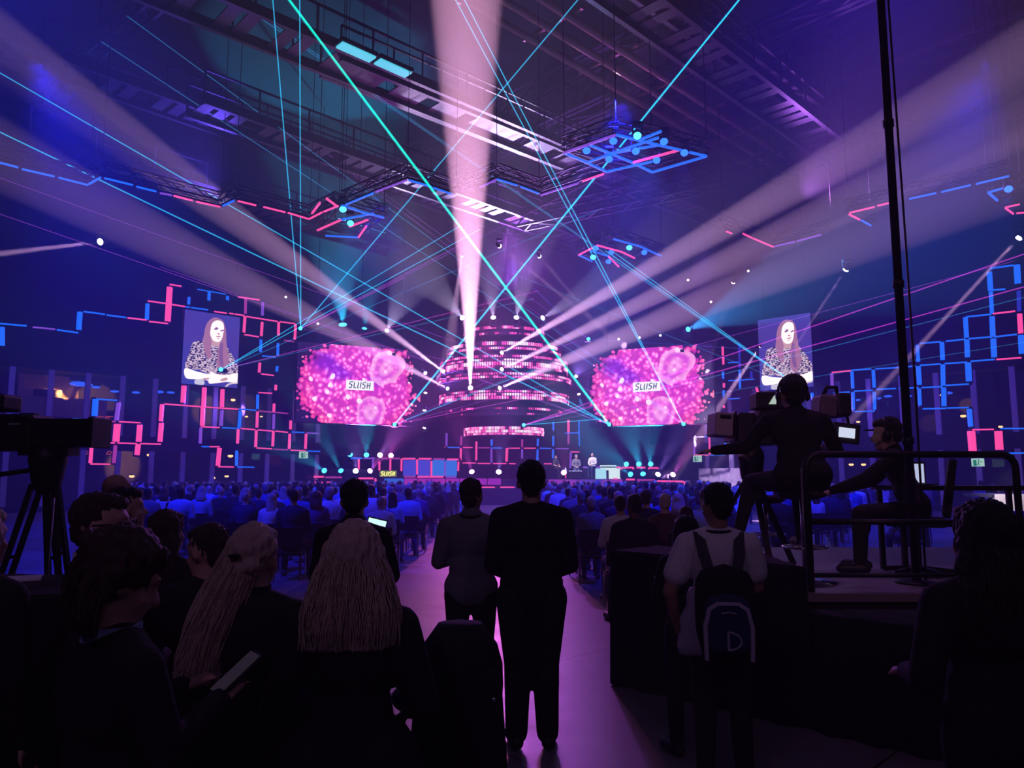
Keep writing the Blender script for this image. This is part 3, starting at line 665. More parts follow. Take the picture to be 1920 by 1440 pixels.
# ---------------------------------------------------------------- round-edged picture screens
m_blob = bpy.data.materials.new('coral_picture'); nt, b = nodes(m_blob)
N = nt.nodes.new; Lk = nt.links.new
tc = N('ShaderNodeTexCoord'); sp = N('ShaderNodeSeparateXYZ'); Lk(tc.outputs['Object'], sp.inputs[0])
nzw = N('ShaderNodeTexNoise'); nzw.inputs['Scale'].default_value = .55; Lk(tc.outputs['Object'], nzw.inputs['Vector'])
va = N('ShaderNodeVectorMath'); va.operation = 'MULTIPLY_ADD'; va.inputs[1].default_value = (.7, 0, .7); Lk(nzw.outputs['Color'], va.inputs[0]); Lk(tc.outputs['Object'], va.inputs[2])
vo = N('ShaderNodeTexVoronoi'); vo.inputs['Scale'].default_value = 4.2; Lk(va.outputs[0], vo.inputs['Vector'])
vo2 = N('ShaderNodeTexVoronoi'); vo2.inputs['Scale'].default_value = 1.3; Lk(va.outputs[0], vo2.inputs['Vector'])
r1 = N('ShaderNodeValToRGB'); e = r1.color_ramp
for p_, c_ in ((0.0, (1, .8, .93)), (.16, (1, .42, .8)), (.38, (.92, .11, .58)), (.62, (.5, .03, .42))):
    if p_ == 0.0: e.elements[0].position = 0; e.elements[0].color = (*c_, 1)
    elif p_ == .62: e.elements[-1].position = .62; e.elements[-1].color = (*c_, 1)
    else: k = e.elements.new(p_); k.color = (*c_, 1)
Lk(vo.outputs['Distance'], r1.inputs[0])
# broad patches: orange at the rim, violet-blue low, white blooms
nb = N('ShaderNodeTexNoise'); nb.inputs['Scale'].default_value = .5; nb.inputs['Detail'].default_value = 1; Lk(tc.outputs['Object'], nb.inputs['Vector'])
r2 = N('ShaderNodeValToRGB'); e = r2.color_ramp; e.elements[0].position = .36; e.elements[0].color = (.35, .12, 1, 1); e.elements[1].position = .45; e.elements[1].color = (1, .8, 1, 1); k = e.elements.new(.6); k.color = (1, .85, .85, 1)
Lk(nb.outputs['Fac'], r2.inputs[0])
mx = N('ShaderNodeMix'); mx.data_type = 'RGBA'; mx.blend_type = 'MULTIPLY'; mx.inputs['Factor'].default_value = .9; Lk(r1.outputs[0], mx.inputs['A']); Lk(r2.outputs[0], mx.inputs['B'])
# radius in half widths (x/3.9, z/2.6)
def M2(op, a, v=None):
    n = N('ShaderNodeMath'); n.operation = op
    for i, q in enumerate((a, v)):
        if q is None: continue
        if isinstance(q, (int, float)): n.inputs[i].default_value = q
        else: Lk(q, n.inputs[i])
    return n.outputs[0]
xr = M2('DIVIDE', sp.outputs['X'], 3.3); zr = M2('DIVIDE', sp.outputs['Z'], 2.75)
rr = M2('SQRT', M2('ADD', M2('POWER', M2('ABSOLUTE', xr), 2.0), M2('POWER', M2('ABSOLUTE', zr), 2.0)))
edge = N('ShaderNodeMapRange'); edge.inputs['From Min'].default_value = .72; edge.inputs['From Max'].default_value = .98; Lk(rr, edge.inputs['Value'])
mo = N('ShaderNodeMix'); mo.data_type = 'RGBA'; mo.blend_type = 'MULTIPLY'; mo.inputs['B'].default_value = (1, .55, .42, 1); Lk(edge.outputs[0], mo.inputs['Factor']); Lk(mx.outputs['Result'], mo.inputs['A'])
# white blooms from larger cells
wb = M2('LESS_THAN', vo2.outputs['Distance'], .17)
mw = N('ShaderNodeMix'); mw.data_type = 'RGBA'; mw.inputs['B'].default_value = (1, .88, .95, 1); Lk(M2('MULTIPLY', wb, .7), mw.inputs['Factor']); Lk(mo.outputs['Result'], mw.inputs['A'])
# two large smooth swirls
prev = mw.outputs['Result']
for (sx, sz, sr) in ((1.35, 1.0, .95), (.55, -1.35, .85)):
    dd = M2('SQRT', M2('ADD', M2('POWER', M2('SUBTRACT', sp.outputs['X'], sx), 2.0), M2('POWER', M2('SUBTRACT', sp.outputs['Z'], sz), 2.0)))
    dn = M2('ADD', dd, M2('MULTIPLY', M2('SUBTRACT', nzw.outputs['Fac'], .5), 1.5)); ring = M2('MULTIPLY', M2('ADD', M2('SINE', M2('MULTIPLY', dn, 9.0)), 1.0), .5)
    rr_ = N('ShaderNodeValToRGB'); rr_.color_ramp.elements[0].color = (.62, .1, .62, 1); rr_.color_ramp.elements[1].color = (1, .5, .78, 1); Lk(ring, rr_.inputs[0])
    ms2 = N('ShaderNodeMix'); ms2.data_type = 'RGBA'; Lk(M2('MULTIPLY', M2('LESS_THAN', dn, sr), .5), ms2.inputs['Factor']); Lk(prev, ms2.inputs['A']); Lk(rr_.outputs[0], ms2.inputs['B']); prev = ms2.outputs['Result']
# ragged mask
vd = M2('MULTIPLY', vo.outputs['Distance'], .32); nn = M2('MULTIPLY', M2('SUBTRACT', nzw.outputs['Fac'], .5), .55)
msk = M2('LESS_THAN', M2('ADD', M2('ADD', rr, vd), nn), 1.1)
mm = N('ShaderNodeMix'); mm.data_type = 'RGBA'; mm.inputs['A'].default_value = (.012, .004, .03, 1); Lk(msk, mm.inputs['Factor']); Lk(prev, mm.inputs['B'])
Lk(mm.outputs['Result'], b.inputs['Emission Color']); b.inputs['Emission Strength'].default_value = 1.6; b.inputs['Base Color'].default_value = (.01, .01, .01, 1)
m_blob.cycles.emission_sampling = 'FRONT'
M_WPLATE = emit('white_plate', (1, 1, 1), 1.2); M_INK = emit('dark_ink', (.03, .03, .03), 1)
def big_screen(label, pl, pr, yc, Yl, Yr, slx, swd=.0):
    a, b_ = P(pl, yc, Yl), P(pr, yc, Yr); a.z = b_.z = P((pl + pr) / 2, yc, (Yl + Yr) / 2).z; c = (a + b_) / 2; W_ = (b_ - a).length
    o = thing('led_screen', label, 'screen', c, math.atan2(b_.y - a.y, b_.x - a.x)); H = 4.05
    MB().box((0, 0, 0), (W_, .04, H)).build('picture', m_blob, o)
    MB().box((0, .16, 0), (W_ + .06, .24, H + .06)).build('casing', M_BLACK, o)
    MB().box((slx, -.035, -.02), (1.45, .03, .5)).build('name_plate', M_WPLATE, o)
    m = MB(); slush(m, Vector((slx - .6, -.055, -.17)), UX, UZ, 1.2, .32, .045, .012); m.build('lettering', M_INK, o)
    h = MB()
    for x in (-W_ * .35, 0, W_ * .35): h.bar((x, .16, H / 2), (x, .16, ROOFZ - c.z), .04)
    h.build('hanging_cable', M_BLACK, o)
    return o
big_screen('round edged picture of pink coral with SLUSH plate, beside the largest cyan lamp', 556, 788, 722, 37.6, 40.6, -.05)
big_screen('round edged picture of pink coral with SLUSH plate, beside the camera operators', 1106, 1338, 724, 40.6, 37.8, -.15)

# ---------------------------------------------------------------- ringed tower
TX, TYC = XS(945, 47), 47.2
def strip_mat(name, thr, wht, seed):
    m = bpy.data.materials.new(name); nt, b = nodes(m); N = nt.nodes.new; Lk = nt.links.new
    tc = N('ShaderNodeTexCoord'); sp = N('ShaderNodeSeparateXYZ'); Lk(tc.outputs['Object'], sp.inputs[0])
    at = N('ShaderNodeMath'); at.operation = 'ARCTAN2'; Lk(sp.outputs['Y'], at.inputs[0]); Lk(sp.outputs['X'], at.inputs[1])
    cb = N('ShaderNodeCombineXYZ'); Lk(at.outputs[0], cb.inputs[0]); cb.inputs[1].default_value = seed * 3.7
    n1 = N('ShaderNodeTexNoise'); n1.inputs['Scale'].default_value = 5; n1.inputs['Detail'].default_value = 3; Lk(cb.outputs[0], n1.inputs['Vector'])
    r = N('ShaderNodeValToRGB'); e = r.color_ramp; e.elements[0].position = thr - .03; e.elements[0].color = (.03, .004, .03, 1); e.elements[1].position = thr + .16; e.elements[1].color = (1, .62, .85, 1)
    k = e.elements.new(thr + .02); k.color = (.75, .03, .3, 1); k = e.elements.new(thr + .08); k.color = (1, .15, .5, 1)
    Lk(n1.outputs['Fac'], r.inputs[0])
    dt = N('ShaderNodeMath'); dt.operation = 'SINE'; mu = N('ShaderNodeMath'); mu.operation = 'MULTIPLY'; mu.inputs[1].default_value = 170; Lk(at.outputs[0], mu.inputs[0]); Lk(mu.outputs[0], dt.inputs[0])
    mr = N('ShaderNodeMapRange'); mr.inputs['From Min'].default_value = -.6; mr.inputs['From Max'].default_value = .6; mr.inputs['To Min'].default_value = .4; mr.inputs['To Max'].default_value = 2.6; Lk(dt.outputs[0], mr.inputs['Value'])
    Lk(r.outputs[0], b.inputs['Emission Color']); Lk(mr.outputs[0], b.inputs['Emission Strength'])
    b.inputs['Base Color'].default_value = (.02, .02, .02, 1); m.cycles.emission_sampling = 'NONE'
    return m
M_DRUM = mat('dark_mesh_drum', (.035, .015, .05), .6)
def ringz(py, R): return P(945, py, TYC - R).z
def band(mb, R, z0, z1, t=.06, a0=0, a1=2 * PI, n=96, tilt=0):
    r0, r1 = [], []
    rings = []
    for k in range(n + (0 if a1 - a0 >= 2 * PI - 1e-6 else 1)):
        a = a0 + (a1 - a0) * k / n; c, s_ = math.cos(a), math.sin(a)
        rings.append([(R * c, R * s_, z0), (R * c, R * s_, z1), ((R - t) * c, (R - t) * s_, z1), ((R - t) * c, (R - t) * s_, z0)])
    o = len(mb.v)
    for r in rings: mb.v += r
    full = a1 - a0 >= 2 * PI - 1e-6; m = len(rings)
    for i in range(m if full else m - 1):
        for k in range(4):
            a = o + i * 4 + k; b_ = o + i * 4 + (k + 1) % 4; c = o + ((i + 1) % m) * 4 + (k + 1) % 4; d = o + ((i + 1) % m) * 4 + k
            mb.f.append((a, b_, c, d))
    return mb
tiers = [  # label, radius, strips (py at the front, thickness, thr)
    ('topmost narrow ring of the tower with broken white and pink dots', 2.55, [(613, .13, .47), (624, .09, .53)]),
    ('second ring from the tower top, crossed by the green laser', 3.6, [(643, .15, .44), (652, .1, .47)]),
    ('third ring from the tower top, widest bright band', 4.0, [(667, .1, .47), (674, .08, .5), (681, .16, .40), (687, .1, .48)]),
    ('middle ring of the tower, mostly dark with dim pink dots', 4.2, [(700, .09, .50), (706, .1, .46)]),
    ('fifth ring of the tower, bright in front, at the foot of the tall beam', 4.05, [(733, .09, .46), (739, .1, .44), (745, .14, .42)]),
    ('sixth ring of the tower, dark with faint pink ends', 3.6, [(765, .09, .52), (775, .07, .58)]),
    ('lowest and smallest ring of the tower with a bright dotted front', 2.5, [(802, .13, .40), (808, .12, .38), (813, .08, .44)])]
for i, (lb, R, strips) in enumerate(tiers):
    zs = [ringz(p_, R) for p_, *_ in strips]
    o = thing('tower_ring', lb, 'light ring', (TX, TYC, min(zs)))
    z0 = min(zs)
    d = MB(); band(d, R - .04, -.12, max(zs) - z0 + .12, .05)
    for k in range(10):
        a = 2 * PI * k / 10; d.bar((0, 0, .02), ((R - .05) * math.cos(a), (R - .05) * math.sin(a), .02), .05)
    d.build('drum', M_DRUM, o)
    for j, (py, th, thr) in enumerate(strips):
        m = MB(); band(m, R, zs[j] - z0 - th * .65, zs[j] - z0 + th * .65, .03)
        m.build('led_strip', strip_mat('led_strip_%d_%d' % (i, j), thr, .5, i * 5 + j + 2), o)
tw = thing('tower_core', 'dark hanging core and cables carrying the rings of the tower', 'rigging', (TX, TYC, ringz(800, 2.5)))
c = MB()
for k in range(8):
    a = 2 * PI * k / 8; c.bar((1.6 * math.cos(a), 1.6 * math.sin(a), 0), (1.6 * math.cos(a), 1.6 * math.sin(a), ROOFZ - tw.location.z), .05)
c.build('cable', M_BLACK, tw)
c = MB(); band(c, 1.9, 0, 8.4, .05, n=48); c.build('inner_drum', M_DRUM, tw)

# ---------------------------------------------------------------- portrait screens with the speaker's live picture
SKIN = emit('picture_skin', (1, .84, .8), 1.5); SKIN2 = emit('picture_skin_shade', (.75, .42, .45), 1); HAIRP = emit('picture_hair', (.48, .2, .34), 1); HAIRD = emit('picture_dark_hair', (.28, .12, .32), 1)
m_shirt = noise_led('picture_patterned_top', [(.44, (.04, .02, .09)), (.52, (.85, .62, .75))], 9, 1.0, stretch=(1, 1, 2.2), detail=1)
LIP = emit('picture_lips', (.62, .22, .3), 1); BGP = noise_led('picture_backdrop', [(.3, (.1, .045, .33)), (.7, (.045, .06, .42))], .25, 1.0)
def portrait(label, TL, TR, BL, c):
    a, b_, d = PL(*TL, c), PL(*TR, c), PL(*BL, c)
    H = a.z - d.z; W_ = (b_.xy - a.xy).length; ctr = (a + b_) / 2; ctr.z = a.z - H / 2
    o = thing('portrait_screen', label, 'screen', ctr, math.atan2(b_.y - a.y, b_.x - a.x))
    MB().box((0, 0, 0), (W_, .03, H)).build('backdrop_picture', BGP, o)
    def T(x, y):     # picture crop px -> local x, z
        t = (x - (65 - 55 * (y - 85) / 1200)) / 870; yt = 85 + 120 * t; yb = 1285 + 60 * t
        return ((t - .5) * W_, (.5 - (y - yt) / (yb - yt)) * H)
    lay = [0]
    def shape(nm, m, *polys):
        lay[0] += 1; y = -.02 - .004 * lay[0]; mb = MB()
        for poly in polys:
            pts = [T(*p) for p in poly]; n = len(pts)
            # smooth closed outline
            out = []
            for i in range(n):
                p0, p1, p2, p3 = pts[i - 1], pts[i], pts[(i + 1) % n], pts[(i + 2) % n]
                for s_ in range(4):
                    t = s_ / 4; q = []
                    for k in (0, 1):
                        q.append(.5 * (2 * p1[k] + (p2[k] - p0[k]) * t + (2 * p0[k] - 5 * p1[k] + 4 * p2[k] - p3[k]) * t * t + (3 * p1[k] - p0[k] - 3 * p2[k] + p3[k]) * t ** 3))
                    out.append((max(-W_ / 2, min(W_ / 2, q[0])), y, max(-H / 2, min(H / 2, q[1]))))
            mb.add(out, [tuple(range(len(out)))])
        ob = mb.build(nm, m, o); ob['kind'] = 'stuff' if False else ''; del ob['kind']; return ob
    shape('pictured_long_hair', HAIRP, [(510, 210), (430, 260), (375, 360), (345, 520), (330, 580), (350, 760), (400, 890), (480, 800), (640, 760), (720, 900), (700, 640), (690, 420), (660, 280), (590, 225)])
    shape('pictured_patterned_top', m_shirt, [(340, 600), (190, 620), (130, 780), (62, 1030), (240, 1060), (420, 1120), (600, 1150), (880, 1110), (895, 1030), (830, 880), (720, 700), (640, 640), (520, 650)])
    shape('pictured_arms', SKIN, [(62, 1040), (70, 1190), (200, 1215), (400, 1230), (430, 1280), (560, 1270), (700, 1250), (885, 1250), (890, 1110), (760, 1130), (600, 1140), (450, 1090), (430, 1130), (240, 1090)])
    shape('pictured_hands_shade', SKIN2, [(600, 1215), (700, 1180), (720, 1215), (640, 1240)], [(330, 1200), (420, 1190), (420, 1215), (340, 1225)])
    shape('pictured_neck', SKIN2, [(455, 560), (450, 640), (500, 670), (590, 670), (610, 560)])
    shape('pictured_face', SKIN, [(560, 255), (480, 300), (445, 420), (450, 510), (490, 580), (560, 610), (620, 570), (650, 470), (662, 370), (640, 290)])
    shape('pictured_front_locks', HAIRP, [(450, 290), (380, 420), (345, 560), (345, 720), (400, 870), (460, 860), (450, 700), (470, 620), (438, 500), (450, 400)],
          [(660, 320), (665, 460), (630, 570), (590, 640), (560, 820), (550, 980), (620, 1090), (690, 1000), (740, 900), (720, 760), (700, 600), (695, 420)])
    shape('pictured_lock_shade', HAIRD, [(610, 620), (580, 760), (590, 960), (650, 1000), (640, 800), (650, 640)])
    shape('pictured_eyes_and_brows', HAIRD, [(500, 400), (540, 378), (562, 402), (530, 412)], [(600, 425), (650, 405), (655, 425), (615, 437)], [(515, 372), (560, 375), (580, 400), (560, 390)], )
    shape('pictured_nose_and_lips', LIP, [(560, 465), (595, 480), (580, 492), (555, 480)], [(535, 515), (600, 512), (598, 528), (545, 528)], [(550, 548), (590, 548), (585, 558), (555, 556)])
    shape('pictured_table_glass', emit('picture_glass', (.75, .7, .85), 1), [(215, 1225), (330, 1215), (345, 1300), (210, 1290)])
    shape('pictured_chair_arm', emit('picture_chair', (.85, .7, .8), 1), [(670, 1335), (740, 1270), (890, 1255), (890, 1275), (760, 1290), (700, 1335)])
    MB().box((0, .06, 0), (W_ + .08, .08, H + .08)).build('frame', M_BLACK, o)
    h = MB()
    for x in (-W_ * .4, W_ * .4): h.bar((x, .06, H / 2), (x, .06, ROOFZ - ctr.z), .03)
    h.build('hanging_cable', M_BLACK, o)
    return o
portrait('portrait screen showing a long haired woman in a patterned top, beside the pink bar maze', (347, 580), (450, 594), (341, 719), 49.6)
portrait('portrait screen showing a long haired woman in a patterned top, above the camera operators', (1421, 601), (1519, 590), (1426, 733), 49.6)

# ---------------------------------------------------------------- lasers
LM = {'g': beam_mat('laser_green_cyan', (.0, .55, .42), .55), 'c': beam_mat('laser_cyan', (.02, .42, .75), .55), 'p': beam_mat('laser_purple', (.35, .06, .6), .28), 'b': beam_mat('laser_blue', (.08, .12, .8), .25), 'm': beam_mat('laser_magenta', (.6, .05, .6), .4),
      'k': beam_mat('laser_faint_cyan', (.03, .22, .5), .32)}
def laser(label, px, py, Y, rays_):
    s0 = P(px, py, Y); o = thing('laser_projector', label, 'laser', s0)
    MB().box((0, .12, -.02), (.34, .3, .2)).build('case', M_BLACK, o, bevel=.02)
    MB().ell((0, -.06, 0), .1).build('aperture', M_CYANL, o, True)
    for (tx, ty, YT, c, w_) in rays_:
        e = P(tx, ty, YT); d = e - s0
        # width in the picture stays about w_ px
        pts = [s0 + d * (t / 6) for t in range(7)]
        rs = [w_ * .4 * max(3, p_.y) / FPX for p_ in pts]
        MB().tube([p_ - s0 for p_ in pts], rs, 6, False).build('laser_beam', LM[c], o)
    return o
laser('laser source under the picture screen behind the crane operators, sending the thick green beam', 1142, 796, 39.6, [(536, -8, 17, 'g', 7), (540, -4, 17, 'g', 3), (-10, 131, 24, 'c', 2.5), (-10, 243, 24, 'c', 3), (-10, 398, 26, 'p', 1.5), (540, 0, 30, 'b', 1), (300, 500, 30, 'p', 1.2)])
laser('laser source at the far foot of the picture screen, sending the twin cyan beams', 1281, 795, 37.4, [(851, -6, 17, 'c', 3), (868, -6, 17, 'c', 3), (190, 78, 24, 'k', 2), (238, 30, 24, 'k', 2), (560, 250, 32, 'p', 1.2), (-10, 330, 26, 'p', 1.2)])
laser('laser source under the coral picture beside the cyan lamp, sending one wide beam up', 740, 796, 39.2, [(1392, -8, 18, 'c', 5), (1386, 0, 18, 'g', 2), (1010, 690, 40, 'c', 1.6), (1085, 655, 38, 'k', 1.4), (1010, 742, 40, 'm', 1.5), (1900, 490, 26, 'p', 1.3), (1250, 560, 30, 'p', 1.2)])
laser('laser source beside the portrait screen where four cyan lines spread upwards', 564, 616, 38, [(511, -6, 20, 'c', 2.6), (562, -6, 20, 'c', 2.6), (1090, -8, 20, 'c', 3), (900, 440, 34, 'p', 2), (1130, 330, 24, 'p', 1.2), (950, 700, 40, 'p', 1.3), (760, 520, 34, 'm', 1)])
laser('laser source on the portrait screen foot, sending low cyan lines towards the tower', 415, 693, 34, [(860, 425, 30, 'c', 1.8), (900, 430, 30, 'c', 1.8), (1130, 390, 28, 'k', 1.6), (1000, 560, 36, 'k', 1.5), (1010, 545, 36, 'm', 1.3)])
laser('laser source on the second portrait screen foot, ending the twin lines from above', 1505, 730, 34, [(424, -10, 24, 'k', 2), (432, -10, 24, 'k', 2), (1135, 470, 32, 'c', 2.2), (1140, 465, 32, 'c', 1.8), (930, 500, 34, 'k', 1.2)])
laser('laser source low in front of the tower, fanning magenta lines towards the mast', 982, 797, 41, [(1930, 473, 26, 'm', 2.6), (1930, 535, 26, 'm', 2.6), (1930, 555, 26, 'k', 1.8), (1930, 640, 28, 'k', 1.2), (1200, 780, 40, 'c', 2), (1240, 720, 40, 'p', 1.5)])
laser('laser source beside the tower top with thin violet lines', 1103, 636, 39.8, [(1000, 540, 38, 'b', 1.5), (560, 250, 30, 'p', 1), (1500, 660, 36, 'b', 1), (640, 750, 42, 'p', 1.2)])

# ---------------------------------------------------------------- exit signs, curtain, desks
def exit_sign(label, p, rz):
    o = thing('exit_sign', label, 'sign', p, rz)
    MB().box((0, .05, 0), (.46, .1, .34)).build('box', emit('sign_green_white', (.55, .85, .7), .8), o)
    m = MB(); y = -.005
    m.box((-.1, y, -.02), (.12, .01, .26)); m.ell((.04, y, .1), (.03, .008, .03)); m.bar((.04, y, .06), (.02, y, -.04), .035, .01, up=(0, 1, 0)); m.bar((.02, y, -.04), (.09, y, -.12), .03, .01, up=(0, 1, 0))
    m.bar((.02, y, -.04), (-.03, y, -.13), .03, .01, up=(0, 1, 0)); m.bar((.04, y, .04), (.12, y, .0), .025, .01, up=(0, 1, 0)); m.bar((.17, y, .0), (.13, y, .06), .025, .01, up=(0, 1, 0))
    m.build('running_figure', emit('sign_green', (.02, .35, .2), .6), o)
exit_sign('green exit sign with running figure below the pink bar maze', PL(570, 853, 50.6), math.radians(42))
exit_sign('green exit sign with running figure above the grey curtain', PL(1307, 860, 50.6), math.radians(-42))
exit_sign('green exit sign with running figure seen through the guard rail', PL(1833, 867, 52), math.radians(-42))
cu = MB(); a, b_ = P(1284, 0, 43.5), P(1364, 0, 40.5); z1 = P(1325, 878, 42).z; top, bot = [], []; n = 90
d = (b_.xy - a.xy); nn_ = Vector((-d.y, d.x)).normalized()
for i in range(n + 1):
    q = a.xy + d * i / n + nn_ * (.1 * math.sin(i * 1.55) + .05 * math.sin(i * .6 + 1)); top.append((q.x, q.y, z1)); bot.append((q.x, q.y, .02))
cu.loft([bot, top], False, False); o = cu.build('stage_curtain', mat('grey_curtain', (.42, .36, .42), .8, 0, .2, 8), None, True); sol = o.modifiers.new('s', 'SOLIDIFY'); sol.thickness = .02
tag(o, 'pleated grey curtain hanging below the exit sign beside the stage end', 'curtain')
wash((8.2, 32, 7), (10.9, 42, 1.2), 26, 9000, (.8, .6, 1))  # unseen wash added to brighten the curtain

dk = thing('panel_desk', 'white glowing desk with two lit panels behind the seated speakers', 'desk', P(1136, 896, 44.3))
DB = Vector(dk.location); f2 = lambda x, y: (x / 12 + 1030, y / 12 + 840)
mwp, mwb = emit('white_panel', (.78, .95, .95), 1.1), emit('cyan_white_panel', (.45, .85, .95), 1.05)
booth(dk, DB, [(*f2(1035, 462), *f2(1280, 695), mwb), (*f2(1335, 462), *f2(1605, 695), mwp)],
      ';'.join('%f %f %f %f %s' % (*f2(a, b_), *f2(c, d), e) for a, b_, c, d, e in [(760, 436, 1150, 436, 'v'), (1515, 436, 1600, 436, 'p'), (1620, 436, 1620, 640, 'p'), (1650, 440, 1890, 440, 'p'), (1888, 440, 1888, 560, 'p'), (1440, 695, 1540, 698, 'p'), (1960, 440, 2160, 440, 'p'), (2240, 445, 2450, 450, 'p'), (2240, 445, 2240, 560, 'p'), (2450, 450, 2450, 600, 'q')]), 44.3, None)
MB().box((.1, .6, .62), (2.4, 1.0, .06)).build('desk_top', M_BLACK, dk)
mon = thing('equipment_case', 'bright white box standing on the glowing desk', 'case', P(1141, 877, 44.6))
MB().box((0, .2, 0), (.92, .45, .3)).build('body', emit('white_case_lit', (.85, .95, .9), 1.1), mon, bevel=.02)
MB().box((0, -.04, .08), (.8, .02, .05)).build('display', mwb, mon)
tb = thing('speaker_table', 'low table with dark cloth front between the seated speakers', 'table', P(1079, 897, 43.7))
MB().box((0, 0, .42), (.75, .5, .04)).build('tabletop', mat('pale_table_top', (.5, .55, .6), .5), tb)
MB().box((0, -.22, .21), (.7, .03, .4)).build('cloth_front', M_BLACK, tb)
for q in (-1, 1): MB().box((q * .33, .2, .2), (.04, .04, .4)).build('leg', M_BLACK, tb)
bt = thing('water_bottle', 'clear water bottle on a small stand beside the seated woman', 'bottle', P(1060.5, 884, 43.7) - Vector((0, 0, .12)))
MB().loft([[(r * math.cos(2 * PI * k / 12), r * math.sin(2 * PI * k / 12), z) for k in range(12)] for r, z in ((.07, 0), (.08, .02), (.08, .2), (.035, .27), (.035, .3))]).build('body', mat('clear_plastic', (.7, .7, .85), .1), bt, True)
MB().box((0, 0, .315), (.07, .07, .03)).build('cap', mwp, bt)
ss = thing('side_stand', 'small pink edged stand carrying the water bottle', 'stand', (bt.location.x, bt.location.y, SZ))
zt = bt.location.z - SZ
MB().box((0, 0, zt - .02), (.3, .3, .04)).build('top', M_BLACK, ss); MB().bar((0, 0, 0), (0, 0, zt - .04), .06).build('post', M_PINK, ss)

# gallery lamps and rooms behind the glass
gi = 0
GL = [(148, 720, 'd', .5), (162, 721, 'd', .35), (180, 726, 'd', .25), (215, 734, 'd', .25), (255, 736, 'd', .25), (298, 735, 'd', .3), (320, 736, 'd', .25),
      (1608, 750, 'd', .2), (1645, 747, 'd', .25), (1665, 743, 'd', .25), (1702, 743, 'd', .25), (1776, 737, 'd', .3),
      (92, 850, 'w', .14), (281, 853, 'w', .18), (432, 855, 'w', .18), (247, 893, 'w', .16), (399, 896, 'w', .17), (425, 893, 'w', .14), (437, 750, 'w', .16), (462, 781, 'w', .12), (490, 781, 'w', .1), (1609, 791, 'w', .12), (1759, 741, 'w', .14), (1773, 738, 'w', .14), (1806, 780, 'w', .16), (1596, 871, 'w', .15), (1619, 871, 'w', .15), (1876, 800, 'w', .12)]
for px, py, k, s_ in GL:
    gi += 1
    p_ = PL(px, py, CW + 2.5)
    o = thing('gallery_lamp', '', 'lamp', p_)
    up_ = 'upper' if py < 800 else 'lower'
    o['label'] = ('small blue lamp' if k == 'd' else 'small warm lamp') + ' glowing behind the %s gallery glass ' % up_ + ('below the stepped bars' if px < 960 else 'beyond the camera operators') + ', %s' % (['nearest', 'second', 'third', 'fourth', 'fifth', 'sixth', 'seventh', 'eighth'][sum(1 for q in GL[:gi - 1] if q[2] == k and (q[1] < 800) == (py < 800) and (q[0] < 960) == (px < 960)) % 8])
    o['group'] = 'gallery lamps'
    MB().ell((0, 0, 0), (s_ * .8, s_ * .8, s_ * (.22 if k == 'd' else .45))).build('lamp_bulb', M_WARM if k == 'w' else emit('gallery_blue', (.03, .12, 1), 1.5), o, True)
    MB().box((0, 0, s_ * .5), (s_ * 1.2, s_ * 1.2, s_ * .4)).build('lamp_housing', M_BLACK, o)
for px, py, tx, ty, wt in ((262, 846, 232, 872, 60), (424, 748, 390, 768, 45), (435, 748, 450, 768, 30), (1759, 742, 1745, 790, 30), (1775, 740, 1812, 760, 60), (140, 725, 90, 760, 160), (160, 730, 175, 750, 60)):
    spot('gallery_spot', PL(px, py, CW + 1.2), PL(tx, ty, CW + 5.2), (34 if px < 960 else 16), wt * (9 if px < 960 else 4), (1, .5, .16), blend=.4, r=.05)
# lit counter and back room behind the upper gallery glass near the camera
ba = thing('gallery_bar', 'warm lit bar counter behind the upper gallery glass above the camera on its tripod', 'bar', PL(100, 768, CW + 3))
R45 = Matrix.Rotation(math.radians(45), 3, 'Z')
MB().box((0, 0, .1), (4.4, .8, .9), R45).build('counter', mat('pale_wood', (.6, .4, .25), .6), ba)
MB().box((-.9, 1.0, 1.0), (2.6, .1, 1.5), R45).build('back_panel', mat('warm_panel', (.75, .5, .3), .7), ba)
MB().box((-.2, -.2, .75), (1.1, .3, .35), R45).build('display_case', M_BLACK, ba)
nb_ = 0
def neon(label, px, py, size):
    o = thing('neon_sign', label, 'neon sign', PL(px, py, CW + .5), math.radians(45)); s = size
    MB().tube([(-s, 0, -s * .6), (-s * .3, 0, s * .6), (s, 0, s * .5), (s * .2, 0, -s * .5), (-s, 0, -s * .6)], .02, 6).build('tube', emit('neon_red', (1, .1, .05), .7), o)
neon('small slanted red neon outline near the camera lens end', 190, 789, .35); neon('second slanted red neon outline next to the pink upright bar', 206, 790, .4)
neon('tiny red neon diamond below the camera lens', 159, 850, .18); neon('tiny red neon diamond under the pink bar maze', 205, 849, .13)

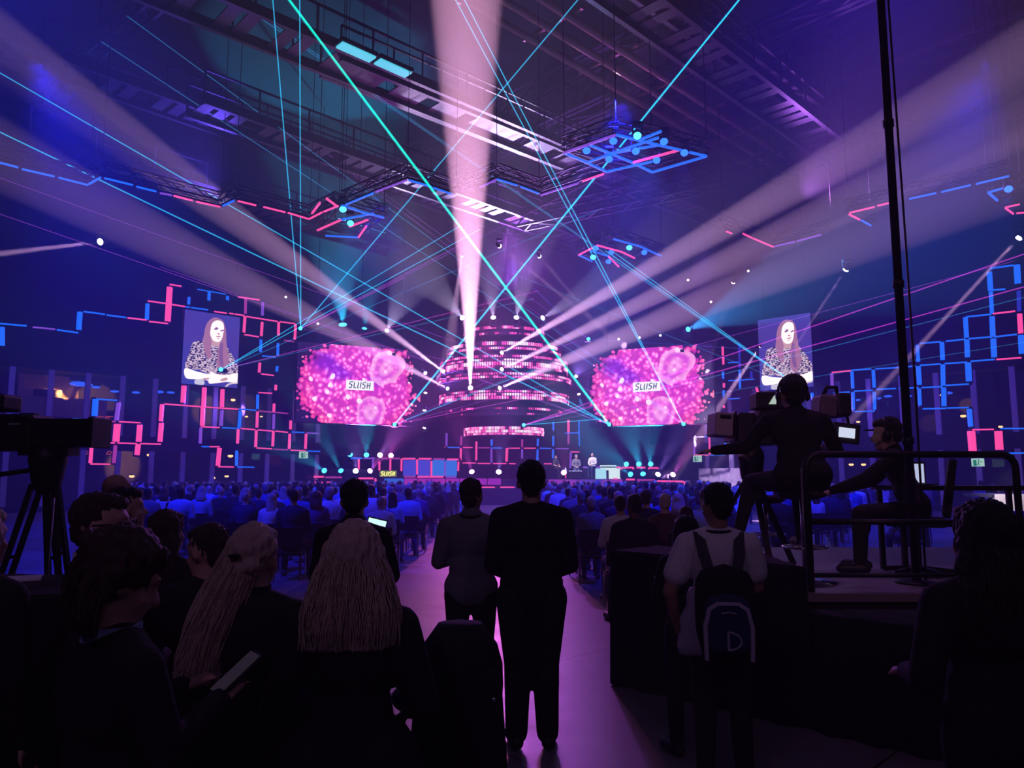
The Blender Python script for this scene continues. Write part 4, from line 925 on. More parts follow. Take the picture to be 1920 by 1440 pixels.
# =================================================================== PEOPLE
def sculpt(mb, name, voxel, smooth=4, m=None):
    """pieces of one body grown together into one continuous surface"""
    me = mb.mesh(name); ob = bpy.data.objects.new(name, me); C.objects.link(ob)
    r = ob.modifiers.new('r', 'REMESH'); r.mode = 'VOXEL'; r.voxel_size = voxel; r.use_smooth_shade = True
    s_ = ob.modifiers.new('s', 'SMOOTH'); s_.iterations = smooth; s_.factor = .5
    dg = bpy.context.evaluated_depsgraph_get(); out = bpy.data.meshes.new_from_object(ob.evaluated_get(dg), preserve_all_data_layers=False, depsgraph=dg)
    bpy.data.objects.remove(ob); bpy.data.meshes.remove(me); out.name = name
    out.materials.clear()
    if m: out.materials.append(m)
    out.polygons.foreach_set('use_smooth', [True] * len(out.polygons))
    return out
V = Vector
def skeleton(h=1.78, sit=False, seat=.47, lean=0.0, head=(0, 0), twist=0, arms='side', wide=1.0, spread=.1, kneeout=.0):
    """joints of a figure facing +y; head=(turn, nod) in degrees; lean forward in degrees"""
    k = h / 1.78; J = {}
    hz = (seat + .10) if sit else .93 * k
    J['pel'] = V((0, 0, hz)); L = math.radians(lean)
    up = V((0, math.sin(L), math.cos(L)))
    J['waist'] = J['pel'] + up * .15 * k; J['chest'] = J['pel'] + up * .36 * k; J['neck'] = J['pel'] + up * .53 * k
    J['head'] = J['neck'] + V((0, math.sin(L * .5) * .14 + .015, .155)) * k
    T = Matrix.Rotation(math.radians(twist), 3, 'Z')
    for s_, n in ((-1, 'L'), (1, 'R')):
        sh = J['neck'] + T @ V((s_ * .165 * wide * k, 0, 0)) - up * .065 * k; J['sh' + n] = sh
        if arms == 'side': el = sh + V((s_ * .075, -.02, -.29)) * k; wr = el + V((s_ * .01, .06, -.25)) * k
        elif arms == 'lap': el = sh + V((s_ * .06, .06, -.27)) * k; wr = V((s_ * .07, .30 * k + math.sin(L) * .3, hz + .11))
        elif arms == 'fold': el = sh + V((s_ * .07, .04, -.27)) * k; wr = sh + V((-s_ * .10, .22, -.24)) * k
        elif arms == 'front': el = sh + V((s_ * .09, -.01, -.27)) * k; wr = el + V((-s_ * .09, .21, -.03)) * k
        elif arms == 'phone': el = sh + V((s_ * .05, .07, -.25)) * k; wr = el + V((-s_ * .10, .20, .09)) * k
        elif arms == 'pockets': el = sh + V((s_ * .11, -.07, -.27)) * k; wr = el + V((-s_ * .05, .1, -.21)) * k
        J['el' + n] = el; J['wr' + n] = wr
        hp = J['pel'] + V((s_ * .09 * wide, 0, -.03)) * k; J['hp' + n] = hp
        if sit:
            J['kn' + n] = V((s_ * (.11 + kneeout), .44 * k, seat + .06)); J['an' + n] = V((s_ * (.11 + kneeout), .46 * k, .085))
        else:
            J['kn' + n] = V((s_ * (spread * .9), .015, .50 * k)); J['an' + n] = V((s_ * spread, -.015, .09 * k))
        J['to' + n] = J['an' + n] + V((s_ * .03, .15, -.045)) * k
    J['k'] = k; J['hr'] = Matrix.Rotation(math.radians(head[0]), 3, 'Z') @ Matrix.Rotation(math.radians(-head[1]), 3, 'X')
    J['up'] = up; J['w'] = wide; J['T'] = T
    return J
def headparts(m, J, face=True, i=0.0):
    k, R, c = J['k'] * J.get('hs', 1), J['hr'], J['head']
    f = lambda x, y, z: c + R @ (V((x, y, z)) * k)
    m.ell(f(0, -.012, .025), (.076 * k + i, .096 * k + i, .095 * k + i), R, 16, 12)      # cranium
    m.ell(f(0, .035, -.045), (.055 * k + i, .062 * k + i, .075 * k + i), R, 14, 10)       # jaw and cheeks
    m.cap(f(0, -.01, -.04), .05 * k, J['neck'] + V((0, 0, -.03)) * k, .06 * k)
    if face:
        m.cap(f(0, .085, .01), .011 * k, f(0, .110, -.022), .015 * k, 8)                    # nose
        for s_ in (-1, 1):
            m.ell(f(s_ * .077, -.005, -.008), (.010 * k, .02 * k, .032 * k), R, 8, 6)          # ear
            m.cap(f(s_ * .012, .082, .036), .010 * k, f(s_ * .045, .073, .038), .009 * k, 8)   # brow
            m.ell(f(s_ * .04, .062, -.025), (.024 * k, .02 * k, .02 * k), R, 8, 6)             # cheek
        m.cap(f(-.02, .088, -.058), .009 * k, f(.02, .088, -.058), .009 * k, 8)               # lips
        m.ell(f(0, .08, -.095), (.025 * k, .02 * k, .018 * k), R, 8, 6)                        # chin
def torso(m, J, i=0.0):
    k, w_ = J['k'], J['w']; R = J['T'] @ Matrix.Rotation(-math.atan2(J['up'].y, J['up'].z), 3, 'X')
    m.ell(J['chest'] + J['up'] * .02 * k, (.155 * w_ * k + i, .108 * k + i, .19 * k + i), R, 16, 10)
    m.ell(J['waist'], (.135 * w_ * k + i, .10 * k + i, .17 * k + i), R, 16, 10)
    m.ell(J['pel'] + V((0, 0, -.01)), (.16 * w_ * k + i, .115 * k + i, .12 * k + i), None, 16, 10)
    m.cap(J['shL'] + V((.03, 0, .0)), .062 * k + i, J['shR'] - V((.03, 0, .0)), .062 * k + i, 14)
    for n in 'LR': m.cap(J['neck'] - J['up'] * .0, .052 * k + i * .6, J['sh' + n], .05 * k + i, 12)
def arm(m, J, n, i=0.0, full=True, short=False):
    k = J['k']; sh, el, wr = J['sh' + n], J['el' + n], J['wr' + n]
    if short:
        q = sh.lerp(el, .62); m.cap(sh, .058 * k + i, q, .054 * k + i + .008, 12); return
    m.cap(sh, .056 * k + i, el, .042 * k + i, 12)
    m.cap(el, .041 * k + i, wr, .028 * k + i, 12)
def hand(m, J, n, fine=False, grip=False):
    k = J['k']; wr, el = J['wr' + n], J['el' + n]; d = (wr - el).normalized(); s_ = -1 if n == 'L' else 1
    side = d.cross(V((0, 0, 1))); side = side.normalized() if side.length > .2 else V((0, 1, 0)); nrm = side.cross(d).normalized()
    if abs(d.z) > .8: side = V((0, 1, 0)); nrm = V((s_, 0, 0)) * -1
    pc = wr + d * .055 * k
    for q in (-.026, 0, .026): m.cap(wr + side * q * .5 * k, .018 * k, pc + side * q * k + d * .03 * k, .0155 * k, 8)
    for q, L in ((-.033, .062), (-.011, .075), (.011, .07), (.033, .054)):
        a = pc + side * q * k + d * .035 * k; cu = .5 if not grip else 1.3
        b_ = a + (d * math.cos(cu * .5) - nrm * math.sin(cu * .5)) * L * .5 * k; c = b_ + (d * math.cos(cu) - nrm * math.sin(cu)) * L * .5 * k
        m.cap(a, .009 * k, b_, .0085 * k, 8); m.cap(b_, .0085 * k, c, .0075 * k, 8)
    th = wr + side * (-.028) * k + d * .025 * k
    t2 = th + (d * .75 - side * .6 - nrm * .3).normalized() * .035 * k; m.cap(th, .012 * k, t2, .0105 * k, 8); m.cap(t2, .0105 * k, t2 + (d - side * .15 - nrm * .3).normalized() * .032 * k, .009 * k, 8)
def leg(m, J, n, i=0.0):
    k = J['k']; m.cap(J['hp' + n], .088 * k + i, J['kn' + n], .056 * k + i, 12); m.cap(J['kn' + n], .055 * k + i, J['an' + n], .036 * k + i, 12)
    c = J['kn' + n].lerp(J['an' + n], .28) - V((0, .012, 0)); m.ell(c, (.05 * k + i, .055 * k + i, .1 * k + i), None, 10, 8)
def foot(m, J, n, i=0.0):
    k = J['k']; a, t = J['an' + n], J['to' + n]
    m.cap(a + V((0, -.045, -.045)) * k, .036 * k + i, t, .036 * k + i, 12); m.cap(a, .036 * k + i, a + V((0, .03, -.04)) * k, .036 * k + i, 10)
SKINM = {s_: mat('skin_' + s_, c, .55, 0, .15, 80) for s_, c in {'fair': (.55, .34, .26), 'tan': (.36, .2, .13), 'deep': (.13, .065, .04)}.items()}
def hairmat(nm, c): return mat('hair_' + nm, c, .45, 0, .6, 60, .45, .5, (14, 14, 1))
HAIRM = {n: hairmat(n, c) for n, c in {'black': (.012, .01, .01), 'brown': (.05, .028, .018), 'blond': (.62, .5, .4), 'grey': (.35, .33, .32), 'red': (.18, .06, .03)}.items()}
def clothm(nm, c): return mat('cloth_' + nm, c, .85, 0, .4, 70, .2)
CL = {n: clothm(n, c) for n, c in {'black': (.012, .012, .015), 'navy': (.02, .03, .09), 'white': (.75, .75, .75), 'pale blue': (.35, .5, .75), 'grey': (.2, .2, .22), 'dark grey': (.045, .045, .05), 'blue': (.06, .14, .5), 'denim': (.05, .08, .16), 'purple': (.16, .08, .25), 'brown': (.09, .05, .03), 'near black': (.006, .006, .008)}.items()}
M_SOLE = mat('shoe_leather', (.015, .013, .013), .5); M_EYE = mat('eyeball', (.6, .6, .6), .2)

def hair_short(m, J, i=.0, vol=1.0):
    k, R, c = J['k'] * J.get('hs', 1), J['hr'], J['head']; f = lambda x, y, z: c + R @ (V((x, y, z)) * k)
    m.ell(f(0, -.03, .045), (.081 * k * vol, .09 * k * vol, .088 * k * vol), R, 18, 12)
    m.ell(f(0, .018, .088), (.062 * k * vol, .066 * k, .036 * k * vol), R, 14, 8)
    m.ell(f(0, -.062, -.015), (.062 * k, .05 * k, .06 * k), R, 14, 8)
def hair_long(m, J, length=.42, spread=.11, vol=1.12, side=0.0, front=.0, seed=1, ridges=9):
    k, R, c = J['k'] * J.get('hs', 1), J['hr'], J['head']; f = lambda x, y, z: c + R @ (V((x, y, z)) * k)
    hair_short(m, J, vol=vol); rings = []; n = 36
    for j in range(15):
        t = j / 14; z = .10 - t * (length + .10)
        a = (.080 + (spread - .08) * min(1, t * 1.5)) * k * vol * (1 - .25 * max(0, t - .75) * 4 * .6); b_ = (.075 - .03 * t) * k * vol
        if t < .12: a *= .75 + t * 2; b_ *= .8 + t * 1.6
        ring = []
        cy = -.035 - .055 * min(1, max(0, t - .25) * 2) * (1)
        for q in range(n):
            an = 2 * PI * q / n; rd = 1 + .05 * math.sin(an * ridges + seed + t * 3) * (t ** .5) + .03 * math.sin(an * 17 + seed * 2 - t * 5) * t
            y = math.sin(an) * b_ * rd
            if y > 0: y *= .9 if t < .45 else .45
            ring.append(c + R @ V((math.cos(an) * a * rd + side * t * k, y + cy * k, 0)) + V((0, 0, z * k)))
        rings.append(ring)
    m.loft(rings)
def strands(mb, J, n, length, spread, seed, side=0.0, r=.0022, vol=1.12):
    rnd = random.Random(seed); k, R, c = J['k'] * J.get('hs', 1), J['hr'], J['head']
    for _ in range(n):
        an = rnd.uniform(PI * .90, PI * 2.10); wob = rnd.uniform(0, 6); L = length * rnd.choice((rnd.uniform(.7, 1.0), rnd.uniform(.9, 1.16))); sp = rnd.uniform(.96, 1.10); pts = []
        x0, y0 = math.cos(an), math.sin(an)
        for j in range(5):
            t = (j + .15) / 5 * PI / 2; q = math.sin(t) * sp * vol * .985
            pts.append(c + R @ (V((x0 * .086 * q, y0 * .098 * q - .022, .045 + .098 * math.cos(t) * sp)) * k))
        for j in range(7):
            t = j / 6; z = .045 - t * (L + .045); a = .086 + (spread - .086) * min(1, t * 1.6); b_ = .098 - .02 * t
            pts.append(c + R @ V(((x0 * a * sp * vol + side * t + .010 * math.sin(wob + t * 5)) * k, (y0 * b_ * sp * vol - .022 - .04 * t) * k, 0)) + V((0, 0, z * k)))
        mb.tube(pts, [r * .6] + [r] * 10 + [r * .3], 3, False)
def ruffle(me, amp, fr, zs=.35):
    me.calc_loop_triangles() if False else None
    for v in me.vertices:
        p_ = v.co; v.co = p_ + v.normal * amp * noise.noise(V((p_.x * fr, p_.y * fr, p_.z * fr * zs)))
    return me
SKINM = {s_: mat('skin_' + s_, c, .55, 0, .15, 80) for s_, c in {'fair': (.55, .34, .26), 'tan': (.36, .2, .13), 'deep': (.13, .065, .04)}.items()}
def hairmat(nm, c): return mat('hair_' + nm, c, .45, 0, .6, 60, .45, .5, (14, 14, 1))
HAIRM = {n: hairmat(n, c) for n, c in {'black': (.012, .01, .01), 'brown': (.05, .028, .018), 'blond': (.62, .5, .4), 'grey': (.35, .33, .32), 'red': (.18, .06, .03)}.items()}
def clothm(nm, c): return mat('cloth_' + nm, c, .85, 0, .4, 70, .2)
CL = {n: clothm(n, c) for n, c in {'black': (.012, .012, .015), 'navy': (.02, .03, .09), 'white': (.75, .75, .75), 'pale blue': (.35, .5, .75), 'grey': (.2, .2, .22), 'dark grey': (.045, .045, .05), 'blue': (.06, .14, .5), 'denim': (.05, .08, .16), 'purple': (.16, .08, .25), 'brown': (.09, .05, .03), 'near black': (.006, .006, .008)}.items()}
M_SOLE = mat('shoe_leather', (.015, .013, .013), .5); M_EYE = mat('eyeball', (.6, .6, .6), .2)

def hair_short(m, J, i=.0, vol=1.0):
    k, R, c = J['k'] * J.get('hs', 1), J['hr'], J['head']; f = lambda x, y, z: c + R @ (V((x, y, z)) * k)
    m.ell(f(0, -.03, .045), (.081 * k * vol, .09 * k * vol, .088 * k * vol), R, 18, 12)
    m.ell(f(0, .018, .088), (.062 * k * vol, .066 * k, .036 * k * vol), R, 14, 8)
    m.ell(f(0, -.062, -.015), (.062 * k, .05 * k, .06 * k), R, 14, 8)
def hair_long(m, J, length=.42, spread=.11, vol=1.12, side=0.0, front=.0, seed=1, ridges=9):
    k, R, c = J['k'] * J.get('hs', 1), J['hr'], J['head']; f = lambda x, y, z: c + R @ (V((x, y, z)) * k)
    hair_short(m, J, vol=vol); rings = []; n = 36
    for j in range(15):
        t = j / 14; z = .10 - t * (length + .10)
        a = (.080 + (spread - .08) * min(1, t * 1.5)) * k * vol * (1 - .25 * max(0, t - .75) * 4 * .6); b_ = (.075 - .03 * t) * k * vol
        if t < .12: a *= .75 + t * 2; b_ *= .8 + t * 1.6
        ring = []
        cy = -.035 - .055 * min(1, max(0, t - .25) * 2) * (1)
        for q in range(n):
            an = 2 * PI * q / n; rd = 1 + .05 * math.sin(an * ridges + seed + t * 3) * (t ** .5) + .03 * math.sin(an * 17 + seed * 2 - t * 5) * t
            y = math.sin(an) * b_ * rd
            if y > 0: y *= .9 if t < .45 else .45
            ring.append(c + R @ V((math.cos(an) * a * rd + side * t * k, y + cy * k, 0)) + V((0, 0, z * k)))
        rings.append(ring)
    m.loft(rings)
def strands(mb, J, n, length, spread, seed, side=0.0, r=.0022, vol=1.12):
    rnd = random.Random(seed); k, R, c = J['k'], J['hr'], J['head']
    for _ in range(n):
        an = rnd.uniform(PI * .93, PI * 2.07); x0 = math.cos(an); y0 = math.sin(an); pts = []; wob = rnd.uniform(0, 6); L = length * rnd.uniform(.85, 1.08); sp = rnd.uniform(.92, 1.12)
        for j in range(9):
            t = j / 8; z = .115 - t * (L + .115); tt = min(1, t * 2.2)
            a = (.03 + .058 * tt ** .6 + (spread - .088) * max(0, min(1, t * 1.5 - .2))) * k * vol * sp; b_ = (.035 + .055 * tt ** .6 - .03 * t) * k * vol * sp
            cy = -.035 - .055 * min(1, max(0, t - .25) * 2)
            pts.append(c + R @ V((x0 * a + side * t * k + .008 * math.sin(wob + t * 7), y0 * b_ + cy * k, 0)) + V((0, 0, z * k)))
        mb.tube(pts, [r * .5] + [r] * 7 + [r * .3], 3, False)

def make_person(label, J, loc, rz, skin='fair', hair=('short', 'brown'), top=('shirt', 'grey'), bottom='denim', vox=.022, group=None, hands=True, fine=False, hairfn=None, shoes=True, extra=None, cat='person', short=False, smooth=4, bare=()):
    """person > body, top, trousers, hair, shoes"""
    o = thing('person', label, cat, loc, rz, group)
    m = MB(); headparts(m, J); torso(m, J)
    for n in 'LR':
        arm(m, J, n); leg(m, J, n); foot(m, J, n)
        if hands: hand(m, J, n, grip=fine)
    def put(nm, me):
        ob = bpy.data.objects.new(nm, me); C.objects.link(ob); ob.parent = o; return ob
    put('body', sculpt(m, 'body', vox * (.55 if fine else .85), 3, SKINM[skin]))
    m = MB(); torso(m, J, .016)
    for n in 'LR': arm(m, J, n, .015, short=short)
    if top[0] == 'jacket':
        m.ell(J['pel'] + V((0, 0, .02)), (.185 * J['w'] * J['k'], .135 * J['k'], .16 * J['k'])); m.cap(J['neck'] + V((0, -.01, .02)), .072, J['neck'] - V((0, .01, .03)), .08)
    if top[0] == 'jumper': m.ell(J['pel'] + V((0, 0, .05)), (.172 * J['w'] * J['k'], .13 * J['k'], .15 * J['k']))
    if extra: extra(m, J)
    put(top[0], sculpt(m, 'top', vox, smooth, CL[top[1]]))
    m = MB(); m.ell(J['pel'] + V((0, 0, -.03)), (.165 * J['w'] * J['k'], .122 * J['k'], .12 * J['k']))
    for n in 'LR': leg(m, J, n, J.get('loose', .014))
    put('trousers', sculpt(m, 'trousers', vox, smooth, CL[bottom]))
    if hair[0] != 'bald':
        m = MB()
        if hairfn: hairfn(m, J)
        elif hair[0] == 'short': hair_short(m, J)
        elif hair[0] == 'long': hair_long(m, J, .34, .10, 1.06, ridges=7)
        elif hair[0] == 'bob': hair_long(m, J, .2, .105, 1.1)
        elif hair[0] == 'bun':
            hair_short(m, J); c = J['head'] + J['hr'] @ V((0, -.1, .08)) * J['k']; m.ell(c, (.04, .035, .04))
        elif hair[0] == 'ponytail':
            hair_short(m, J, vol=1.02); c = J['head']; R = J['hr']; m.tube([c + R @ V(p_) for p_ in ((0, -.09, .05), (0, -.13, .03), (0, -.15, -.08), (0, -.14, -.22), (0, -.13, -.3))], [.02, .03, .035, .028, .006], 10)
        hm = sculpt(m, 'hair', vox * (.6 if vox > .02 else .5), 2, HAIRM[hair[1]])
        if vox < .02: ruffle(hm, .011, 75)
        put('hair', hm)
    if shoes:
        for n in 'LR':
            m = MB(); foot(m, J, n, .008); put('shoe', sculpt(m, 'shoe', vox * .7, 2, M_SOLE))
    return o

# ---------------------------------------------------------------- chairs and the seated audience
def make_chair():
    o = thing('stacking_chair', 'x', 'chair')
    MB().box((0, .02, .405), (.44, .42, .04)).build('seat', CL['near black'], o, bevel=.01)
    MB().box((0, -.235, .68), (.43, .03, .3), Matrix.Rotation(.12, 3, 'X')).build('backrest', CL['near black'], o, bevel=.01)
    for x in (-.2, .2):
        for y0, y1, z1 in ((.2, .24, .44), (-.17, -.24, .56)):
            MB().bar((x, y1, 0), (x, y0 if y0 > 0 else -.19, z1), .022).build('leg', M_CHROME, o)
    return o
chair0 = make_chair()
POSES = [skeleton(1.74, True, lean=4, head=(8, 2), arms='lap'), skeleton(1.80, True, lean=-3, head=(-12, -4), arms='fold', wide=1.06, kneeout=.05), skeleton(1.66, True, lean=9, head=(15, 12), arms='phone', wide=.92),
         skeleton(1.70, True, lean=2, head=(-4, 4), arms='lap', wide=.92), skeleton(1.77, True, lean=14, head=(0, 14), arms='lap'), skeleton(1.64, True, lean=0, head=(-22, 0), arms='fold', wide=.9), skeleton(1.83, True, lean=6, head=(20, 3), arms='lap', wide=1.1, kneeout=.07)]
HSTY = ['short', 'short', 'long', 'bob', 'bald', 'bun', 'short']
protos = []
for i, (J, h) in enumerate(zip(POSES, HSTY)):
    protos.append(make_person('x', J, (0, 0, 0), 0, hair=(h, 'brown'), vox=.032, hands=True, shoes=True))
rnd = random.Random(11)
TOPS = ['black'] * 5 + ['navy'] * 4 + ['dark grey'] * 3 + ['white'] * 3 + ['pale blue'] * 3 + ['grey'] * 3 + ['blue'] * 2 + ['purple', 'brown']
def recolor(o, part, m):
    for ch in o.children:
        if ch.name.split('.')[0] == part and len(ch.material_slots):
            ch.material_slots[0].link = 'OBJECT'; ch.material_slots[0].material = m
ORD = ['first', 'second', 'third', 'fourth', 'fifth', 'sixth', 'seventh', 'eighth', 'ninth', 'tenth', 'eleventh', 'twelfth', 'thirteenth', 'fourteenth', 'fifteenth', 'sixteenth', 'seventeenth', 'eighteenth', 'nineteenth', 'twentieth'] + ['twenty-' + w_ for w_ in ('first', 'second', 'third', 'fourth', 'fifth', 'sixth', 'seventh', 'eighth', 'ninth')]
seats = []
nrow = 27
for blk in (0, 1):
    for r_ in range(nrow):
        y = 38.2 - r_ * 1.13 - (0 if blk == 0 else .3)
        if blk == 0 and y < 11.3: continue
        if blk == 1 and y < 7.5: continue
        x_edge = -2.3 + (y < 20) * .15 if blk == 0 else 1.25
        for c_ in range(26):
            x = x_edge - c_ * .66 if blk == 0 else x_edge + c_ * .66
            px = 960 + FPX * .993 * x / y
            lim_l = 245 if y > 14 else 430
            if blk == 0 and px < lim_l: break
            if blk == 1 and px > 1330 and not (y > 12 and px < 1900 and (c_ + r_) % 3 == 0): continue
            if px > 1900 or (px > 1330 and px > 1420 and y > 30 and (c_ % 2)): continue
            if abs(x) > 51.6 - y: continue
            if rnd.random() < .24: continue
            if blk == 1 and y < 11 and c_ > 4: continue
            seats.append((blk, r_, c_, x + rnd.uniform(-.13, .13), y + rnd.uniform(-.2, .2), px))
print('SEATS', len(seats))
seats.sort(key=lambda s_: s_[4])
keep = seats[:296]
hn = {'short': 'short', 'long': 'long', 'bob': 'bobbed', 'bald': None, 'bun': 'tied'}
for (blk, r_, c_, x, y, px) in keep:
    i = rnd.randrange(len(protos)); o = dup(protos[i], (x, y, 0), rnd.uniform(-.12, .12) + (-x / y * .25))
    tp = rnd.choice(TOPS); hc = rnd.choice(['black', 'brown', 'brown', 'blond', 'grey', 'brown']) if HSTY[i] in ('short',) else rnd.choice(['brown', 'blond', 'black', 'red'])
    s_ = rnd.uniform(.96, 1.04); o.scale = (s_, s_, s_)
    recolor(o, 'shirt', CL[tp]); recolor(o, 'hair', HAIRM[hc]); recolor(o, 'body', SKINM[rnd.choice(['fair', 'fair', 'fair', 'tan', 'deep'])]); recolor(o, 'trousers', CL[rnd.choice(['denim', 'black', 'dark grey', 'navy'])])
    hd = 'bald' if HSTY[i] == 'bald' else hc + ' ' + hn[HSTY[i]] + ' haired'
    o['label'] = 'seated %s person in %s, row %s from stage, %s %s of aisle' % (hd, tp, ORD[r_], ORD[c_], 'left' if blk == 0 else 'right')
    o['group'] = 'seated audience'
    if y < 19 or c_ == 0:
        c = dup(chair0, (x, y - .02, 0), o.rotation_euler.z)
        c['label'] = 'black chair under %s haired person, row %s from stage, %s %s of aisle' % (hc, ORD[r_], ORD[c_], 'left' if blk == 0 else 'right')
        if hd == 'bald': c['label'] = 'black chair under bald person, row %s from stage, %s %s of aisle' % (ORD[r_], ORD[c_], 'left' if blk == 0 else 'right')
        c['group'] = 'audience chairs'
far = seats[296:]
fm = MB(); fidx = []; FM = [CL[t] for t in ('black', 'navy', 'dark grey', 'white', 'pale blue', 'grey')] + [HAIRM['brown'], HAIRM['black'], HAIRM['blond'], SKINM['fair']]
for (blk, r_, c_, x, y, px) in far:
    def app(k):
        fidx.extend([k] * (len(fm.f) - len(fidx)))
    t = rnd.randrange(6); hx = rnd.uniform(-.05, .05); hh = rnd.uniform(-.04, .05)
    fm.ell((x, y, .86 + hh), (.2, .13, .32), None, 10, 6); fm.cap((x - .15, y, 1.0 + hh), .075, (x + .15, y, 1.0 + hh), .075, 8)
    for s_ in (-1, 1): fm.cap((x + s_ * .2, y, .98 + hh), .06, (x + s_ * .22, y + .1, .7 + hh), .05, 6); fm.cap((x + s_ * .1, y, .52), .1, (x + s_ * .11, y + .42, .5), .07, 6); fm.cap((x + s_ * .11, y + .43, .48), .06, (x + s_ * .11, y + .43, .06), .05, 6)
    app(t); fm.cap((x + hx * .3, y + .01, 1.05 + hh), .05, (x + hx, y + .02, 1.14 + hh), .05, 8); fm.ell((x + hx, y + .025, 1.19 + hh), (.07, .085, .1), None, 10, 7); app(9)
    fm.ell((x + hx, y, 1.22 + hh), (.083, .09, .09), None, 10, 7)
    if rnd.random() < .35: fm.ell((x + hx, y - .04, 1.1 + hh), (.09, .05, .16), None, 10, 6)
    app(6 + rnd.randrange(3))
fo = fm.build('seated_crowd', None, None, True)
for m_ in FM: fo.data.materials.append(m_)
fo.data.polygons.foreach_set('material_index', fidx)
tag(fo, 'distant rows of seated people close to the stage front', 'crowd', kind='stuff')
def remove_tree(o):
    for ch in list(o.children): bpy.data.objects.remove(ch)
    bpy.data.objects.remove(o)
for p_ in protos: remove_tree(p_)
remove_tree(chair0)
# ---------------------------------------------------------------- the three speakers
SPK = 43.9
def spx(px): return XS(px, SPK)
J = skeleton(1.62, True, seat=.47, lean=2, head=(-50, 6), arms='lap', wide=.9)
make_person('seated woman with long hair and dark patterned top at the side of the speaker table', J, (spx(1041), SPK + .1, SZ), math.radians(215), hair=('long', 'brown'), top=('shirt', 'dark grey'), bottom='black', vox=.022, short=True)
J = skeleton(1.78, True, seat=.45, lean=8, head=(35, 8), arms='lap', wide=1.05)
make_person('seated speaker in grey blazer over a white shirt behind the low table', J, (spx(1080), SPK + .45, SZ), math.radians(180), hair=('short', 'grey'), top=('jacket', 'grey'), bottom='denim', vox=.022)
J = skeleton(1.76, True, seat=.55, lean=8, head=(15, 6), arms='lap', wide=1.1)
make_person('seated bald speaker in a white shirt on a high stool', J, (spx(1111), SPK + .2, SZ), math.radians(150), hair=('bald', 'grey'), top=('shirt', 'white'), bottom='navy', vox=.022)

# =================================================================== PEOPLE AND GEAR NEAR THE CAMERA
def hz(py, Y):  return P(960, py, Y).z
def near(label, px, topy, Y, rz, skin, hair, top, bottom, hs=1.0, vox=.014, **kw):
    sk = kw.pop('sk', {}); z = hz(topy, Y); h = (z - .02) / 1.757 * 1.78
    J = skeleton(h, **sk); J['hs'] = hs
    adj = kw.pop('adj', None)
    if adj: adj(J)
    g = GP(px, Y); X = (ray(px, (topy + 60)).x) * Y
    return make_person(label, J, (X, Y, 0), math.radians(rz), skin, hair, top, bottom, vox, **kw), J
def part(o, nm, mb, m, smooth=False): return mb.build(nm, m, o, smooth)

# the two men standing in the aisle
o, J = near('tall man in a black jumper standing with his back turned in the aisle', 996, 858, 4.85, 2, 'fair', ('short', 'black'), ('jumper', 'near black'), 'black', hs=1.12, adj=lambda J: J.update(loose=.034, elL=J['shL'] + V((-.05, -.01, -.29)), elR=J['shR'] + V((.05, -.01, -.29)), wrL=J['shL'] + V((.02, .19, -.36)), wrR=J['shR'] + V((-.02, .19, -.36))), sk=dict(arms='front', wide=1.2, spread=.095))
def lean_fold(J): pass
o, J = near('man in a grey blazer with a dark lanyard standing beside the tall man in black', 884, 890, 5.35, -4, 'fair', ('short', 'brown'), ('jacket', 'grey'), 'black', hs=1.06, sk=dict(arms='fold', wide=1.12, head=(-12, 0)))
m = MB(); R_ = .072; c_ = J['neck'] + V((0, -.012, .02)); pts = [c_ + V((R_ * 1.05 * math.cos(a), R_ * math.sin(a) * 1.1, .012 * math.sin(a * 1))) for a in [PI * (1 + t / 10 * 1) for t in range(11)]]
m.tube([V((J['neck'].x + .07, .09, J['chest'].z + .06))] + pts[::-1] + [V((J['neck'].x - .07, .09, J['chest'].z + .06))], .008, 6); part(o, 'lanyard', m, CL['near black'])
m = MB(); band(m, .066, -.012, .022, .01, n=24); ob = part(o, 'shirt_collar', m, CL['pale blue']); ob.location = J['neck'] + V((0, -.005, .03))
o, J = near('man with short dark hair in a dark jacket standing behind the blond woman', 664, 891, 4.4, 6, 'fair', ('short', 'black'), ('jacket', 'near black'), 'black', hs=1.05, adj=lambda J: J.update(elR=J['shR'] + V((.06, .06, -.22)), wrR=J['shR'] + V((-.0, .30, -.16))), sk=dict(arms='phone', wide=1.02, head=(0, 8)))
ph = thing('smartphone', 'lit phone held up by the dark jacketed man behind the blond woman', 'phone', P(706, 983, 4.72), .25)
MB().box((0, 0, 0), (.125, .012, .075), Matrix.Rotation(.25, 3, 'Y')).build('case', M_BLACK, ph, bevel=.004)
MB().box((0, -.0085, 0), (.11, .006, .06), Matrix.Rotation(.25, 3, 'Y')).build('screen', emit('phone_screen', (.5, .8, .75), 1.3), ph)

def longcoat(m, J):
    p_ = J['pel']; m.cap(p_ + V((-.09, 0, 0)), .13, p_ + V((-.12, 0, -.5)), .15); m.cap(p_ + V((.09, 0, 0)), .13, p_ + V((.12, 0, -.5)), .15); m.cap(p_, .14, p_ + V((0, 0, -.52)), .16)
